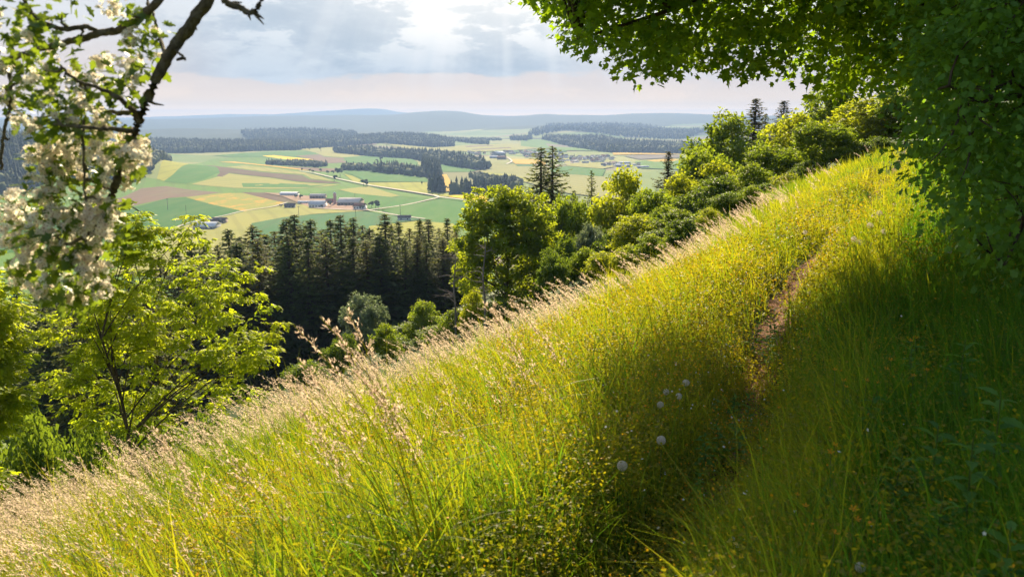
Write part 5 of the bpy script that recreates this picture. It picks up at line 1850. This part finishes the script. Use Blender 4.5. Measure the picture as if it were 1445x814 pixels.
# tall reed-like grass stalks with pink feathery heads, left of the middle
def stalk_proto(seed):
    g = np.random.default_rng(seed)
    root = empty('grass_stalk', (0, 0, 0))
    mb = MB()
    ln = g.uniform(-.42, -.22)
    sp_ = curve([0, 0, -.03], [0, 0, .6], [ln, 0, .98], 10)
    mb.add(*tube(sp_, np.linspace(.0026, .0010, 10), 5), .7)
    for q in (.25, .5):
        b0 = sp_[int(q * 9)]
        for s_ in range(6):
            pass
        cv = curve(b0, b0 + [g.normal() * .05, 0, .16], b0 + [g.choice([-1, 1]) * .2, g.normal() * .05, .17], 6)
        wv = np.linspace(.005, .0006, 6)
        V = np.concatenate([cv + [0, 1, 0] * wv[:, None], cv - [0, 1, 0] * wv[:, None]])
        mb.add(V, [[k, k + 1, k + 7, k + 6] for k in range(5)], .4)
    mb.build('stem', M['grass'], root)
    n = 210
    t_ = g.uniform(.0, 1, n)
    i0 = np.clip((5.8 + t_ * 3.1), 0, 8.999)
    lo = i0.astype(int)
    f = (i0 - lo)[:, None]
    c = sp_[lo] * (1 - f) + sp_[lo + 1] * f
    br = np.floor(t_ * 14)
    sd = np.stack([np.cos(br * 2.4), np.sin(br * 2.4), 0 * br], -1)
    out = (g.random(n) * .065 * (1.15 - t_))[:, None]
    ax = unit(sp_[9] - sp_[6])
    c = c + (sd * .7 + ax * .8) * out + g.normal(size=(n, 3)) * .0025
    V, F = scatter(LEAF[0] * [.5, 1, .6], LEAF[1], c, frames(rnd(n), unit(ax + sd * .5 + rnd(n) * .15)), g.uniform(.010, .016, n))
    mesh_np('seed_plume', V, [np.asarray(F)], M['seed'], root, np.repeat(g.random(n) * .5, 4))  # feathery plume of loose spikelets
    return root


SP = [stalk_proto(s_) for s_ in (31, 32, 33)]
STALKS = [(432, 440, .95), (452, 455, .9), (428, 500, .8), (455, 487, .9), (440, 517, .8), (470, 432, 1.0), (498, 520, .8), (425, 545, .75), (512, 500, .85), (400, 560, .7), (300, 572, .75), (215, 600, .75), (665, 428, .8), (745, 408, .85), (690, 415, .8), (188, 625, .7), (128, 668, .7), (560, 498, .8)]
for k, (px, py, hh) in enumerate(STALKS):
    p_ = None
    Yd = 4.4 if px < 520 else 6.5
    for _ in range(40):   # walk out until the stalk's tip shows at the wanted height
        q = at(px, py, Yd)
        e = q[2] - float(H(q[0], q[1], False))
        if e < hh:
            break
        Yd -= .08
        if Yd < 2.5:
            break
    q = at(px, py, Yd)
    hh = max(.4, q[2] - float(H(q[0], q[1], False)))
    o = SP[k % 3] if k < 3 else copy_tree(SP[k % 3])
    o.location = (q[0] + .3 * hh, q[1], q[2] - hh)
    o.scale = (hh, hh, hh)
    o.rotation_euler.z = RNG.normal() * .35
    tag(o, 'tall grass stalk with a pink feathery head, %s from the left along the crest' % ORD[sorted(range(len(STALKS)), key=lambda a: STALKS[a][0]).index(k)], 'grass stalk', 'tall feathery grass stalks on the crest')


# broad leafy weeds standing in the grass
def weed_proto(seed, hgt=1.0):
    g = np.random.default_rng(seed)
    root = empty('leafy_weed', (0, 0, 0))
    V, F = tube(curve([0, 0, -.03], [.05, .02, .5], [.02, 0, 1.0], 8), np.linspace(.011, .004, 8), 5)
    mesh_np('stem', V, [F], stem_m, root)
    P, Nn, Tn, S = [], [], [], []
    for k in range(26):
        z_ = .10 + .9 * k / 26
        a = k * 2.4 + g.normal() * .2
        dr = np.array([math.cos(a), math.sin(a), .35 + .3 * g.normal()])
        P.append([.03 * math.sin(z_ * 3), 0, z_])
        Tn.append(unit(dr))
        Nn.append(unit(np.array([-dr[0] * .4, -dr[1] * .4, 1.0]) + g.normal(size=3) * .15))
        S.append(g.uniform(.20, .34) * (1.25 - .75 * z_))
    lf = fan([(0, 0), (.07, .12), (.17, .22), (.13, .32), (.21, .44), (.14, .54), (.16, .66), (.08, .76), (0, 1.0), (-.08, .76), (-.16, .66), (-.14, .54), (-.21, .44), (-.13, .32), (-.17, .22), (-.07, .12)], droop=.35)
    V, F = scatter(lf[0], lf[1], np.array(P), frames(np.array(Nn), np.array(Tn)), np.array(S))
    mesh_np('leaves', V, [np.asarray(F)], M['weed_leaf'], root, np.repeat(g.random(26), len(lf[0])))
    return root


WP = [weed_proto(41), weed_proto(42)]
WEEDS = [(1320, 585, .50, 0), (1268, 640, .42, 0), (1392, 640, .5, 0), (1340, 705, .45, 0), (1292, 470, .5, 0), (1408, 548, .55, 0), (1228, 560, .4, 0), (1370, 480, .5, 0), (1160, 690, .35, 0), (1430, 720, .5, 0),
         (1008, 555, .30, 1), (1036, 545, .32, 1), (1060, 560, .30, 1), (1022, 590, .30, 1), (998, 610, .28, 1), (1052, 602, .26, 1), (985, 655, .26, 1), (1085, 455, .38, 1), (1068, 440, .38, 1), (1100, 430, .36, 1)]
wk = 0
for k, (px, py, hh, side) in enumerate(WEEDS):
    p_ = stand(px, py, hh)
    o = WP[k % 2] if k < 2 else copy_tree(WP[k % 2])
    o.location = p_
    s_ = hh * RNG.uniform(.9, 1.1)
    o.scale = (s_ * .9, s_ * .9, s_)
    o.rotation_euler = (RNG.normal() * .08, RNG.normal() * .08, RNG.uniform(0, 6.28))
    if side == 0:
        tag(o, 'broad leaved green weed standing in the shaded grass right of the path', 'weed', 'leafy weeds in the shaded grass')
    else:
        tag(o, 'broad leaved dark weed in the clumps along the left side of the path', 'weed', 'leafy weeds along the left of the path')
